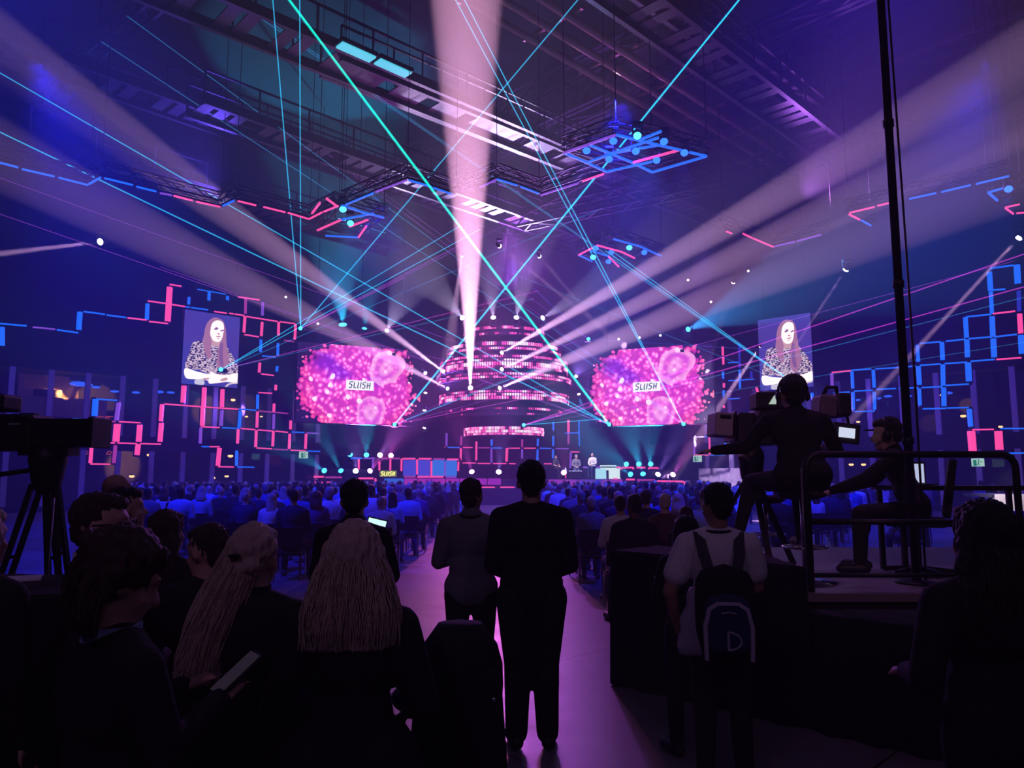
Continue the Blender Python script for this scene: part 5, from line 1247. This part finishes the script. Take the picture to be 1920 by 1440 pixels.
# women with long fair hair near the camera
def near_hair(o, J, n, length, spread, seed, mtl, side=0, r=.0022):
    m = MB(); strands(m, J, n, length, spread, seed, side, r); ob = m.build('hair_strands', mtl, o, True); ob['label'] = 'fine loose strands of hair'; return ob
o, J = near('woman with shoulder length straight blond hair and black coat, back turned, beside the aisle', 664, 966, 2.35, 4, 'fair', ('long', 'blond'), ('jacket', 'near black'), 'black', hs=1.06, hairfn=lambda m, J: hair_long(m, J, .27, .135, 1.1, ridges=8, seed=3), extra=longcoat, sk=dict(arms='front', wide=1.0, head=(3, 4)))
near_hair(o, J, 480, .27, .136, 5, HAIRM['blond'])
def tail(m, J): 
    hair_long(m, J, .42, .075, 1.04, side=-.16, ridges=7, seed=8)
o, J = near('woman with half tied long blond hair over one shoulder in a black top', 478, 970, 2.6, -6, 'fair', ('long', 'blond'), ('shirt', 'near black'), 'black', hs=1.06, hairfn=tail, extra=longcoat, sk=dict(arms='front', wide=1.05, head=(-4, 6)))
near_hair(o, J, 420, .44, .08, 9, HAIRM['blond'], -.17)
m = MB(); m.ell(J['head'] + J['hr'] @ V((-.02, -.112, .01)), (.022, .012, .006)); part(o, 'hair_clip', m, CL['near black'], True)
m = MB(); band(m, .058, -.01, .012, .006, n=24); ob = part(o, 'choker', m, CL['near black']); ob.location = J['neck'] + V((0, .0, .035))
o, J = near('woman with wavy dark bobbed hair looking down at her phone, nearest the camera', 222, 984, 1.95, -40, 'fair', ('bob', 'brown'), ('jumper', 'near black'), 'black', hs=1.08, hairfn=lambda m, J: hair_long(m, J, .16, .118, 1.2, ridges=11, seed=2), extra=longcoat, sk=dict(arms='phone', wide=1.0, head=(-18, 26)))
near_hair(o, J, 260, .16, .125, 4, HAIRM['brown'], 0, .0016)
m = MB(); band(m, .07, -.012, .03, .012, n=24); ob = part(o, 'pale_collar', m, CL['pale blue']); ob.location = J['neck'] + V((0, -.005, .0))
w_ = Matrix.Rotation(math.radians(-40), 3, 'Z') @ J['wrR']; ph = thing('smartphone', 'phone held low by the woman with wavy dark hair', 'phone', Vector(o.location) + V((w_.x + .03, w_.y + .06, w_.z + .06)), -.9)
MB().box((0, 0, 0), (.075, .01, .15), Matrix.Rotation(-.9, 3, 'X')).build('case', M_BLACK, ph, bevel=.004)
MB().box((0, -.008, .004), (.066, .004, .135), Matrix.Rotation(-.9, 3, 'X')).build('screen', emit('dim_phone_screen', (.3, .2, .35), .05), ph)
# man in glasses
o, J = near('man with glasses and short dark hair in profile beside the tripod', 186, 912, 2.85, -62, 'fair', ('short', 'brown'), ('jacket', 'near black'), 'black', hs=1.08, sk=dict(arms='side', wide=1.05, head=(-12, 2)), fine=False)
c_, R_, k_ = J['head'], J['hr'], J['k'] * 1.08; f = lambda x, y, z: c_ + R_ @ (V((x, y, z)) * k_)
m = MB()
for s_ in (-1, 1):
    cx = s_ * .034; m.tube([f(cx + .026 * math.cos(t * PI / 6), .105, .012 + .02 * math.sin(t * PI / 6)) for t in range(13)], .0028, 5)
    m.tube([f(s_ * .06, .103, .016), f(s_ * .083, .05, .014), f(s_ * .083, -.02, .008)], .003, 5)
m.tube([f(-.008, .108, .016), f(.008, .108, .016)], .003, 5); part(o, 'glasses', m, M_BLACK)
m = MB()
for s_ in (-1, 1): m.ell(f(s_ * .032, .086, .012), .012, None, 10, 8)
part(o, 'eyes', m, M_EYE, True)
m = MB(); band(m, .072, -.012, .03, .012, n=24); ob = part(o, 'white_collar', m, CL['white']); ob.location = J['neck'] + V((0, -.005, .02))
near('bald man standing behind the man with glasses', 216, 880, 5.5, -30, 'fair', ('bald', 'brown'), ('jacket', 'black'), 'black', hs=1.05, sk=dict(arms='side', head=(-20, 0)))
near('dark haired man with pale collar between the bald man and the long haired woman', 232, 904, 4.2, -35, 'fair', ('short', 'black'), ('jacket', 'grey'), 'black', hs=1.05, sk=dict(arms='side', head=(-25, 0)))
o, J = near('woman with long brown hair standing behind the wavy haired woman', 312, 949, 3.9, -15, 'fair', ('long', 'brown'), ('jumper', 'near black'), 'black', hs=1.06, hairfn=lambda m, J: hair_long(m, J, .33, .105, 1.1, seed=6), sk=dict(arms='side', wide=.92))
near('short haired person leaning in between the two fair haired women and the long brown hair', 388, 974, 3.2, 28, 'fair', ('short', 'brown'), ('jumper', 'near black'), 'black', hs=1.1, sk=dict(arms='front', head=(38, 12), wide=1.0))
o, J = near('fair haired person at the picture edge below the tripod camera', -38, 935, 2.7, -10, 'fair', ('long', 'blond'), ('jumper', 'near black'), 'black', hairfn=lambda m, J: hair_long(m, J, .28, .12, 1.1, seed=9), sk=dict(arms='side', wide=.95))

# people beside the crew platform
o, J = near('woman with dark curly hair by the black draped counter', 1286, 962, 4.75, 12, 'fair', ('long', 'black'), ('jumper', 'near black'), 'black', hairfn=lambda m, J: hair_long(m, J, .34, .125, 1.22, ridges=13, seed=4), sk=dict(arms='phone', wide=.95))
o, J = near('young man in a pale T-shirt with a backpack, looking down beside the counter', 1344, 898, 4.15, -8, 'tan', ('short', 'black'), ('shirt', 'white'), 'black', hs=1.05, adj=lambda J: J.update(elL=J['shL'] + V((-.10, -.03, -.25)), wrL=J['shL'] + V((-.05, .06, -.46))), sk=dict(arms='phone', wide=1.08, head=(22, 12)), short=True, fine=False)
BPO, BPJ = o, J
m = MB(); R_ = .07; c_ = J['neck'] + V((0, -.01, .015)); m.tube([c_ + V((R_ * math.cos(a), R_ * math.sin(a), 0)) for a in [PI * (1 + t / 10) for t in range(11)]], .007, 6); part(o, 'lanyard', m, CL['near black'])
# backpack (worn, so a thing of its own)
bp = thing('backpack', 'dark backpack with pale curved trim, zip and a letter patch, on the T-shirt man', 'backpack', o.location, o.rotation_euler.z)
k_ = J['k']; zb = J['waist'].z - .02
def bag(zc, w_, d_, h_, y0, n=24, pw=3.2, m=12):
    mb = MB(); rings = []
    for j in range(m + 1):
        t = j / m; z = zc - h_ / 2 + h_ * t; s_ = (1 - abs(2 * t - 1) ** pw) ** (1 / pw) * .98 + .02
        rings.append([(w_ / 2 * s_ * (abs(math.cos(2 * PI * q / n)) ** .6) * (1 if math.cos(2 * PI * q / n) > 0 else -1), y0 + d_ / 2 * s_ * (abs(math.sin(2 * PI * q / n)) ** .6) * (1 if math.sin(2 * PI * q / n) > 0 else -1), z) for q in range(n)])
    return mb.loft(rings)
bag(zb, .30, .17, .46, -.21).build('main_pocket', CL['near black'], bp, True)
bag(zb - .05, .235, .07, .30, -.305).build('front_pocket', CL['navy'], bp, True)
m = MB(); arc = [(-.118, -.18), (-.122, -.02), (-.10, .07), (-.055, .10), (.055, .10), (.10, .07), (.122, -.02), (.118, -.18)]
rg = [[(x * sc, y_, zb - .04 + z * (sc if z > 0 else 1)) for sc, y_ in ((1.0, -.30), (1.0, -.335), (.84, -.338), (.84, -.30))] for x, z in arc]
m.loft(rg, True, True); m.build('trim', mat('pale_nylon', (.42, .42, .5), .7), bp)
m = MB()
for s_ in (-1, 1):
    pts = [V((s_ * .07, -.17, zb + .19)), V((s_ * .09, -.14, J['neck'].z - .10)), V((s_ * .105, -.03, J['neck'].z + .005)), V((s_ * .115, .08, J['neck'].z - .09)), V((s_ * .13, .10, J['chest'].z - .06)), V((s_ * .16, -.05, zb - .10))]
    for i in range(len(pts) - 1): m.bar(pts[i], pts[i + 1], .055, .014, up=(0, -1, .3))
m.build('shoulder_straps', CL['dark grey'], bp)
m = MB(); m.tube([V((-.035, -.345, zb + .005)), V((0, -.348, zb + .012)), V((.035, -.345, zb + .005))], .005, 6); m.build('zip_pull', M_ALU, bp)
m = MB(); cx, cz = .03, zb - .125
m.box((cx - .035, -.343, cz), (.012, .006, .09)); m.tube([V((cx - .035 + .062 * math.sin(t * PI / 8), -.343, cz + .042 * math.cos(t * PI / 8))) for t in range(9)], .006, 6); m.build('letter_patch', mat('pale_print', (.35, .35, .45), .7), bp)
# pale tote bag he holds
tg = thing('tote_bag', 'pale plastic bag hanging from the hand of the T-shirt man', 'bag', P(1311, 1160, 4.12))
rings = []
for j in range(9):
    t = j / 8; z = .16 - .34 * t; w_ = .045 + .045 * min(1, t * 1.6) + .01 * math.sin(j * 2.1); rings.append([(w_ * math.cos(2 * PI * q / 16) * (1 + .08 * math.sin(q * 3 + j)) - .03 * t, .035 * math.sin(2 * PI * q / 16), z) for q in range(16)])
MB().loft(rings).build('body', mat('pale_plastic', (.5, .48, .6), .5), tg, True)
MB().tube([V((-.025, 0, .15)), V((-.01, 0, .27)), V((.02, 0, .15))], .008, 6).build('handle', mat('pale_plastic', (.5, .48, .6)), tg)
o, J = near('person with long dark hair seen from behind at the picture edge under the guard rail', 1843, 934, 2.6, 10, 'fair', ('long', 'black'), ('jumper', 'near black'), 'black', hs=1.12, hairfn=lambda m, J: hair_long(m, J, .34, .14, 1.15, seed=7), sk=dict(arms='front', wide=1.25))
near_hair(o, J, 200, .34, .145, 3, HAIRM['brown'])

# coat on a tall chair in front of the aisle men
ct = thing('coat', 'bulky dark coat draped over a tall chair beside the blond woman', 'coat', P(858, 1300, 2.75) * 1); ct.location.z = 0
rings = []; n = 40
for j in range(16):
    t = j / 15; z = .14 + (1.13 - .14) * t; s_ = (1 - max(0, t - .82) ** 2 * 22) ** .5 if t > .82 else 1
    a = (.165 - .02 * t) * s_; b_ = (.15 - .03 * t) * s_
    rings.append([(a * math.cos(2 * PI * q / n) * (1 + .05 * math.sin(q * .9 + t * 4)) - .01 * math.sin(t * 5), b_ * math.sin(2 * PI * q / n) * (1 + .07 * math.sin(q * 1.3)), z) for q in range(n)])
MB().loft(rings).build('body', CL['near black'], ct, True)
MB().cap((.10, -.06, .95), .055, (.15, -.06, .35), .05).build('sleeve', CL['near black'], ct, True)
MB().ell((.128, -.105, .9), (.008, .005, .008)).build('button', M_CHROME, ct, True)
chh = thing('high_chair', 'tall chair hidden under the draped dark coat', 'chair', ct.location)
for x in (-.12, .12):
    for y in (-.06, .06): MB().bar((x, y, 0), (x * .9, y * .9, .75), .03).build('leg', M_BLACK, chh)
MB().box((0, 0, .77), (.24, .14, .04)).build('seat', M_BLACK, chh); MB().box((0, .04, .93), (.2, .03, .28)).build('backrest', M_BLACK, chh)

# ---------------------------------------------------------------- black draped counters in front of the platform
def drape(label, poly, h, name='draped_counter'):
    o = thing(name, label, 'counter', (0, 0, 0)); mb = MB(); rings = []
    P_ = []
    for i in range(len(poly)):
        a, b_ = V((*poly[i], 0)), V((*poly[(i + 1) % len(poly)], 0)); n = max(2, int((b_ - a).length / .07))
        for j in range(n): P_.append((a + (b_ - a) * j / n, (b_ - a).normalized()))
    for z, off in ((.01, .035), (.3, .028), (h * .7, .018), (h - .06, .008), (h - .015, 0), (h, -.02)):
        r_ = []
        for i, (p_, d) in enumerate(P_):
            nrm = V((d.y, -d.x, 0)); r_.append(p_ + nrm * (off * (1 + .8 * math.sin(i * 1.7))) + V((0, 0, z)))
        rings.append(r_)
    mb.loft(rings); c0 = V((*poly[0], 0)); ob = mb.build('cloth', M_CLOTH, o, False); return o
drape('waist high counter under black cloth at the side of the aisle', [(.80, 6.25), (1.95, 5.15), (1.95, 5.98), (1.25, 6.68)], 1.04)
drape('long low barrier under black cloth in front of the crew platform', [(2.0, 5.1), (4.7, 2.5), (5.2, 3.0), (5.2, 5.3), (2.0, 5.3)], .74)
drape('black cloth table below the camera on its tripod', [(-3.6, 3.3), (-1.75, 3.3), (-1.75, 4.0), (-3.6, 4.0)], 1.14)
pp = thing('paper_sheet', 'small pale card lying on the waist high black counter', 'paper', (1.28, 5.95, 1.045), .4)
MB().box((0, 0, 0), (.1, .14, .006)).build('sheet', CL['white'], pp)
pp = thing('paper_sheet', 'blue lit papers on the black table below the tripod camera', 'paper', (-2.45, 3.75, 1.145), .5)
MB().box((0, 0, 0), (.3, .21, .006)).build('sheet', CL['white'], pp)

# ---------------------------------------------------------------- crew platform, guard rail, mast
pz = .79
M_PLAT = mat('plywood_deck', (.22, .19, .2), .5, 0, .1, 20)
pf = thing('crew_platform', 'raised crew platform with pale deck and black cloth skirt', 'platform', (4.1, 7.4, 0))
MB().box((0, 0, pz - .03), (4.3, 3.5, .06)).build('deck', M_PLAT, pf); MB().box((0, .02, (pz - .06) / 2), (4.28, 3.44, pz - .06)).build('skirt', M_CLOTH, pf)
YR = 5.72
gr = thing('guard_rail', 'black tubular guard rail with rounded corners on the crew platform', 'railing', (0, YR, pz))
def RP_(px, py): p_ = P(px, py, YR); return V((p_.x, 0, p_.z - pz))
zt = hz(852, YR) - pz
x0, x1 = RP_(1512, 900).x, RP_(1906, 900).x
m = MB(); pts = [V((x0, 0, -.02)), V((x0, 0, zt - .12))] + [V((x0 + .1 - .1 * math.cos(t * PI / 8), 0, zt - .1 + .1 * math.sin(t * PI / 8))) for t in range(5)] + [V((x1 - .1 + .1 * math.sin(t * PI / 8), 0, zt - .1 + .1 * math.cos(t * PI / 8))) for t in range(5)] + [V((x1, 0, -.02))]
m.tube(pts, .026, 10); part(gr, 'top_rail', m, M_BLACK, True)
m = MB(); m.tube([V((x0, 0, hz(978, YR) - pz)), V((x1, 0, hz(980, YR) - pz))], .022, 8); part(gr, 'mid_rail', m, M_BLACK, True)
m = MB(); m.tube([V((x0, 0, .12)), V((x1, 0, .12))], .018, 8); part(gr, 'toe_rail', m, M_BLACK, True)
MB().tube([V((x0 - .035, 0, 0)), V((x0 - .035, 0, zt - .1))], .006, 6).build('cable', M_ALU, gr, True)
ms_ = thing('mast', 'tall black mast rising from the crew platform to the roof', 'mast', (P(1704, 850, 6.15).x, 6.15, pz))
m = MB(); m.tube([V((0, 0, 0)), V((0, 0, ROOFZ - pz))], .034, 10); part(ms_, 'pole', m, mat('blue_black_steel', (.015, .015, .04), .3, .6), True)
m = MB()
for z in (1.1, 2.4, 3.8): m.tube([V((0, 0, z)), V((0, 0, z + .06))], .044, 10)
m.ell((0, 0, .01), (.16, .16, .02)); part(ms_, 'collars', m, M_BLACK, True)
cb_ = thing('hanging_cable', 'thin black cable hanging beside the tall mast', 'cable', (ms_.location.x + .1, 6.2, pz))
m = MB(); m.tube([V((.012 * math.sin(z * .8), 0, z)) for z in [i * .8 for i in range(26)]], .009, 6); part(cb_, 'cord', m, M_BLACK, True)

def stool(label, x, y, h):
    o = thing('bar_stool', label, 'stool', (x, y, pz)); m = MB()
    m.loft([[(r_ * math.cos(2 * PI * q / 32), r_ * math.sin(2 * PI * q / 32), z) for q in range(32)] for r_, z in ((.24, 0), (.24, .012), (.1, .035), (.035, .09), (.028, .12))]); part(o, 'base', m, M_CHROME, True)
    m = MB(); m.tube([V((0, 0, .1)), V((0, 0, h - .08))], .024, 12); part(o, 'column', m, M_CHROME, True)
    m = MB(); m.tube([V((.17 * math.cos(t * PI / 12), .17 * math.sin(t * PI / 12), .28)) for t in range(25)], .01, 6); m.bar((-.17, 0, .28), (.17, 0, .28), .014); part(o, 'foot_ring', m, M_CHROME, True)
    m = MB(); m.ell((0, 0, h - .045), (.19, .19, .045), None, 20, 8); part(o, 'seat', m, CL['near black'], True)
    return o
stool('chrome bar stool under the first camera operator', P(1503, 900, 6.2).x, 6.2, .74)
stool('empty chrome bar stool with its disc base beside the rail post', P(1485, 900, 6.9).x - .05, 7.5, .66)

def headset(m, J):
    k = J['k'] * J.get('hs', 1); c, R = J['head'], J['hr']; f = lambda x, y, z: c + R @ (V((x, y, z)) * k)
    m.tube([f(.094 * math.cos(t * PI / 10), -.01, .01 + .118 * math.sin(t * PI / 10)) for t in range(11)], .011, 8)
    for s_ in (-1, 1): m.ell(f(s_ * .092, -.005, -.01), (.022, .04, .045), R, 12, 8)
    m.tube([f(-.09, .03, -.04), f(-.07, .09, -.07), f(-.03, .115, -.07)], .005, 6)
J = skeleton(1.8, True, seat=.74, lean=10, head=(-10, -2), arms='lap', wide=1.38, kneeout=.06); J['hs'] = 1.28
J['elL'] = J['shL'] + V((-.16, .12, -.22)); J['wrL'] = J['elL'] + V((-.20, .18, -.02)); J['elR'] = J['shR'] + V((.14, .04, -.25)); J['wrR'] = J['elR'] + V((.04, .25, .04))
J['knL'] = V((-.26, .42, .80)); J['anL'] = V((-.38, .42, .38)); J['toL'] = V((-.42, .57, .34)); J['anR'] = V((.14, .34, .32)); J['toR'] = V((.15, .5, .28))
op1 = make_person('first camera operator in black with headset, seated high behind the big camera', J, (P(1506, 900, 6.2).x, 6.2, pz), math.radians(6), 'fair', ('short', 'black'), ('jacket', 'near black'), 'black', .016, fine=False)
m = MB(); headset(m, J); part(op1, 'headset', m, M_BLACK, True)
J = skeleton(1.76, True, seat=.46, lean=17, head=(0, 8), arms='lap', wide=1.32, kneeout=.05); J['hs'] = 1.2
J['elL'] = J['shL'] + V((-.06, .24, -.18)); J['wrL'] = J['elL'] + V((.02, .26, -.1)); J['elR'] = J['shR'] + V((.06, .2, -.2)); J['wrR'] = J['elR'] + V((-.02, .27, -.08))
op2 = make_person('second camera operator in black with cap and headphones, crouched forward behind the rail', J, (P(1712, 900, 6.7).x, 6.7, pz), math.radians(62), 'fair', ('short', 'black'), ('jacket', 'near black'), 'black', .016)
m = MB(); headset(m, J); part(op2, 'headset', m, M_BLACK, True)
m = MB(); k_ = J['k'] * 1.2; f = lambda x, y, z: J['head'] + J['hr'] @ (V((x, y, z)) * k_); m.ell(f(0, -.01, .07), (.088, .1, .06)); m.ell(f(0, .1, .05), (.06, .06, .008)); part(op2, 'cap', m, CL['near black'], True)
sc_ = thing('operator_chair', 'dark padded chair under the second camera operator', 'chair', (op2.location.x, 6.7, pz), math.radians(62))
MB().box((0, 0, .45), (.48, .46, .07)).build('seat', CL['near black'], sc_, bevel=.02)
MB().box((0, -.27, .74), (.46, .06, .5), Matrix.Rotation(.15, 3, 'X')).build('backrest', CL['near black'], sc_, bevel=.02)
MB().tube([V((0, 0, .05)), V((0, 0, .42))], .03, 10).build('column', M_BLACK, sc_, True)
for t in range(5): MB().bar((0, 0, .06), (.28 * math.cos(t * 1.257), .28 * math.sin(t * 1.257), .03), .04).build('base_arm', M_BLACK, sc_)

# big studio camera on the platform
YC = 7.0
cp = P(1430, 812, YC)
tc_ = thing('studio_camera', 'big studio camera with box lens and viewfinder on the crew platform', 'camera', cp, 0)
def cb(px0, py0, px1, py1, d0, dep, nm, m, bev=.01, rot=0.0, par=None):
    a, b_ = P(px0, py0, YC) - cp, P(px1, py1, YC) - cp; c = (a + b_) / 2; c.y = d0
    return MB().box(c, (abs(a.x - b_.x), dep, abs(a.z - b_.z)), Matrix.Rotation(rot, 3, 'Y')).build(nm, m, par or tc_, bevel=bev)
M_LENSG = mat('lens_box_grey', (.5, .4, .46), .5); M_CAM = mat('camera_body', (.03, .03, .035), .5)
cb(1338, 774, 1373, 818, .1, .32, 'lens_box', M_LENSG, .015, .08)
cb(1347, 779, 1367, 785, -.065, .02, 'lens_slot', M_BLACK, .002, .08)
cb(1372, 772, 1378, 828, .1, .36, 'lens_hood', M_BLACK, .01, .05)
cb(1378, 775, 1412, 832, .05, .3, 'lens_mount', M_CAM, .02, .05)
cb(1408, 738, 1466, 769, -.05, .22, 'viewfinder', M_CAM, .015)
a = [P(x, y, YC) - cp for x, y in ((1430, 761), (1444, 761), (1444, 744), (1440, 745))]
MB().add([V((p_.x, -.165, p_.z)) for p_ in a], [(0, 1, 2, 3)]).build('viewfinder_screen', emit('viewfinder_glow', (.45, .55, .5), .9), tc_)
cb(1415, 769, 1460, 835, .05, .4, 'camera_body', M_CAM, .02)
cb(1528, 742, 1563, 783, .0, .25, 'side_viewfinder', mat('grey_leather', (.22, .15, .2), .6), .03, .15)
cb(1560, 738, 1590, 782, .05, .3, 'viewfinder_housing', M_CAM, .03)
m = MB(); a, b_ = P(1543, 742, YC) - cp, P(1560, 736, YC) - cp; m.tube([V((a.x, 0, a.z)), V((a.x + .04, 0, a.z + .08)), V((b_.x + .04, 0, b_.z + .05)), V((b_.x + .05, 0, b_.z - .06))], .02, 8); part(tc_, 'carry_handle', m, M_BLACK, True)
cb(1552, 795, 1602, 832, -.1, .06, 'monitor', M_CAM, .01, .12)
cb(1561, 804, 1591, 822, -.135, .012, 'monitor_screen', emit('monitor_glow', (.55, .6, .75), 1.1), .001, .12)
m = MB(); a, b_ = P(1586, 770, YC) - cp, P(1598, 830, YC) - cp; m.bar((a.x, 0, a.z), (b_.x, 0, b_.z), .02); m.bar((P(1460, 800, YC) - cp), (P(1560, 800, YC) - cp), .04); part(tc_, 'monitor_arm', m, M_BLACK)
pd = thing('camera_tripod', 'heavy tripod carrying the big studio camera on the platform', 'tripod', (cp.x - .1, YC + .05, pz))
zt_ = cp.z - pz - .16
MB().cap((0, 0, zt_ - .22), .10, (0, 0, zt_ - .05), .12).build('fluid_head', M_CAM, pd, True)
for t in range(3):
    an = t * 2.094 + .5; m = MB(); m.bar((.05 * math.cos(an), .05 * math.sin(an), zt_ - .25), (.5 * math.cos(an), .5 * math.sin(an), .02), .05, .03); part(pd, 'leg', m, M_BLACK)
m = MB(); m.tube([V((-.02, -.05, zt_ - .1)), V((-.18, -.3, zt_ - .05)), V((-.22, -.4, zt_ - .08))], .018, 8); part(pd, 'pan_handle', m, M_LENSG, True)

# broadcast camera on tripod at the other side
YL = 4.6
cp = P(60, 812, YL)
lc = thing('television_camera', 'long black television camera on a tripod pointing along the side wall bars', 'camera', cp)
def cbl(px0, py0, px1, py1, d0, dep, nm, m, bev=.01):
    a, b_ = P(px0, py0, YL) - cp, P(px1, py1, YL) - cp; c = (a + b_) / 2; c.y = d0
    return MB().box(c, (abs(a.x - b_.x), dep, abs(a.z - b_.z))).build(nm, m, lc, bevel=bev)
cbl(70, 786, 186, 838, .02, .2, 'box_lens', M_BLACK, .012); cbl(180, 784, 186, 840, .02, .22, 'lens_rim', M_BLACK, .004)
cbl(-60, 778, 72, 846, .03, .24, 'camera_body', M_BLACK, .02); cbl(-70, 741, 27, 772, -.02, .2, 'viewfinder', M_BLACK, .02)
cbl(36, 774, 66, 780, .02, .05, 'carry_handle', M_BLACK, .006); cbl(36, 795, 55, 799, -.092, .006, 'name_strip', mat('grey_print', (.3, .3, .32), .5), .001)
lt = thing('camera_tripod', 'black tripod with spread legs under the long television camera', 'tripod', (P(88, 900, YL).x, YL, 0))
zt_ = hz(845, YL)
MB().cap((0, 0, zt_ - .18), .085, (0, 0, zt_ - .05), .11).build('fluid_head', M_BLACK, lt, True)
MB().box((0, 0, zt_ - .005), (.3, .12, .05)).build('plate', M_BLACK, lt)
for t, (dx, dy) in enumerate(((-.42, -.1), (.3, -.2), (.04, .5))):
    m = MB()
    for q in (-.03, .03): m.bar((q + dx * .12, dy * .1, zt_ - .2), (dx + q, dy, .03), .028)
    for z in (.35, .65): m.bar((dx * z - .03, dy * z, zt_ * (1 - z)), (dx * z + .03, dy * z, zt_ * (1 - z)), .02)
    part(lt, 'leg', m, M_BLACK)
m = MB(); m.tube([V((.05, -.05, zt_ - .1)), V((-.2, -.3, zt_ - .16)), V((-.34, -.42, zt_ - .26))], .014, 8); part(lt, 'pan_handle', m, M_BLACK, True)
MB().tube([V((.11, -.1, zt_ - .28)), V((.12, -.12, .6))], .005, 6).build('bright_cable', M_ALU, lt, True)

# desk with papers at the platform's far side, big pale projection surface behind
dsk = thing('crew_desk', 'narrow black crew desk with lit papers behind the second operator', 'desk', (P(1760, 1000, 6.6).x + .35, 6.9, pz))
MB().box((0, 0, .74), (1.3, .5, .04)).build('desktop', M_BLACK, dsk)
MB().box((0, 0, .42), (1.2, .45, .03)).build('shelf', M_BLACK, dsk)
for x in (-.6, .6):
    for y in (-.2, .2): MB().bar((x, y, 0), (x, y, .72), .04).build('leg', M_BLACK, dsk)
for lb, x, z, w_, m_ in (('glowing laptop screen on the crew desk', -.42, .85, .2, emit('laptop_glow', (.5, .55, .8), .9)), ('white paper on the crew desk shelf', -.3, .45, .3, CL['white'])):
    o = thing('laptop' if z > .8 else 'paper_sheet', lb, 'laptop' if z > .8 else 'paper', (dsk.location.x + x, dsk.location.y - .1, pz + z - (.09 if z > .8 else 0)))
    if z > .8:
        MB().box((0, 0, .01), (.3, .2, .014)).build('keyboard_base', M_CAM, o); MB().box((0, .1, .11), (.3, .012, .2)).build('lid', M_CAM, o); MB().box((0, .092, .11), (.27, .004, .17)).build('display', m_, o)
    else: MB().box((0, 0, 0), (.3, .2, .006)).build('sheet', m_, o)
pr = thing('projection_table', 'large pale lit table top seen beyond the end of the guard rail', 'table', P(1900, 942, 12))
MB().box((.2, 0, 0), (1.0, .06, .26)).build('pale_front', mat('pale_board', (.55, .5, .5), .6), pr); MB().box((.2, .4, .1), (1.0, .8, .05)).build('tabletop', CL['grey'], pr)
for x in (-.25, .65):
    z_ = pr.location.z; MB().bar((x, .4, -z_), (x, .4, .08), .06).build('leg', M_BLACK, pr)
spot('work_light', P(1900, 880, 11.2), P(1900, 945, 12), 60, 60, (1, .85, .9), .6)
spot('platform_wash', (3.4, 7.5, 9), (3.2, 6.2, .8), 22, 260, (.6, .22, .8), .6, .2)

wash((-2.5, -3.5, 6.5), (-1.2, 3, 1.3), 70, 95, (.72, .38, 1)); wash((3, -3.5, 6.5), (1.5, 4.5, 1.3), 70, 60, (.7, .38, 1))  # weak unseen fill from behind the camera for hair and backs
wash((.6, -3.5, 7), (2.9, 6.6, 2.0), 24, 230, (.95, .4, .75))  # back fill added for the operators and the studio camera
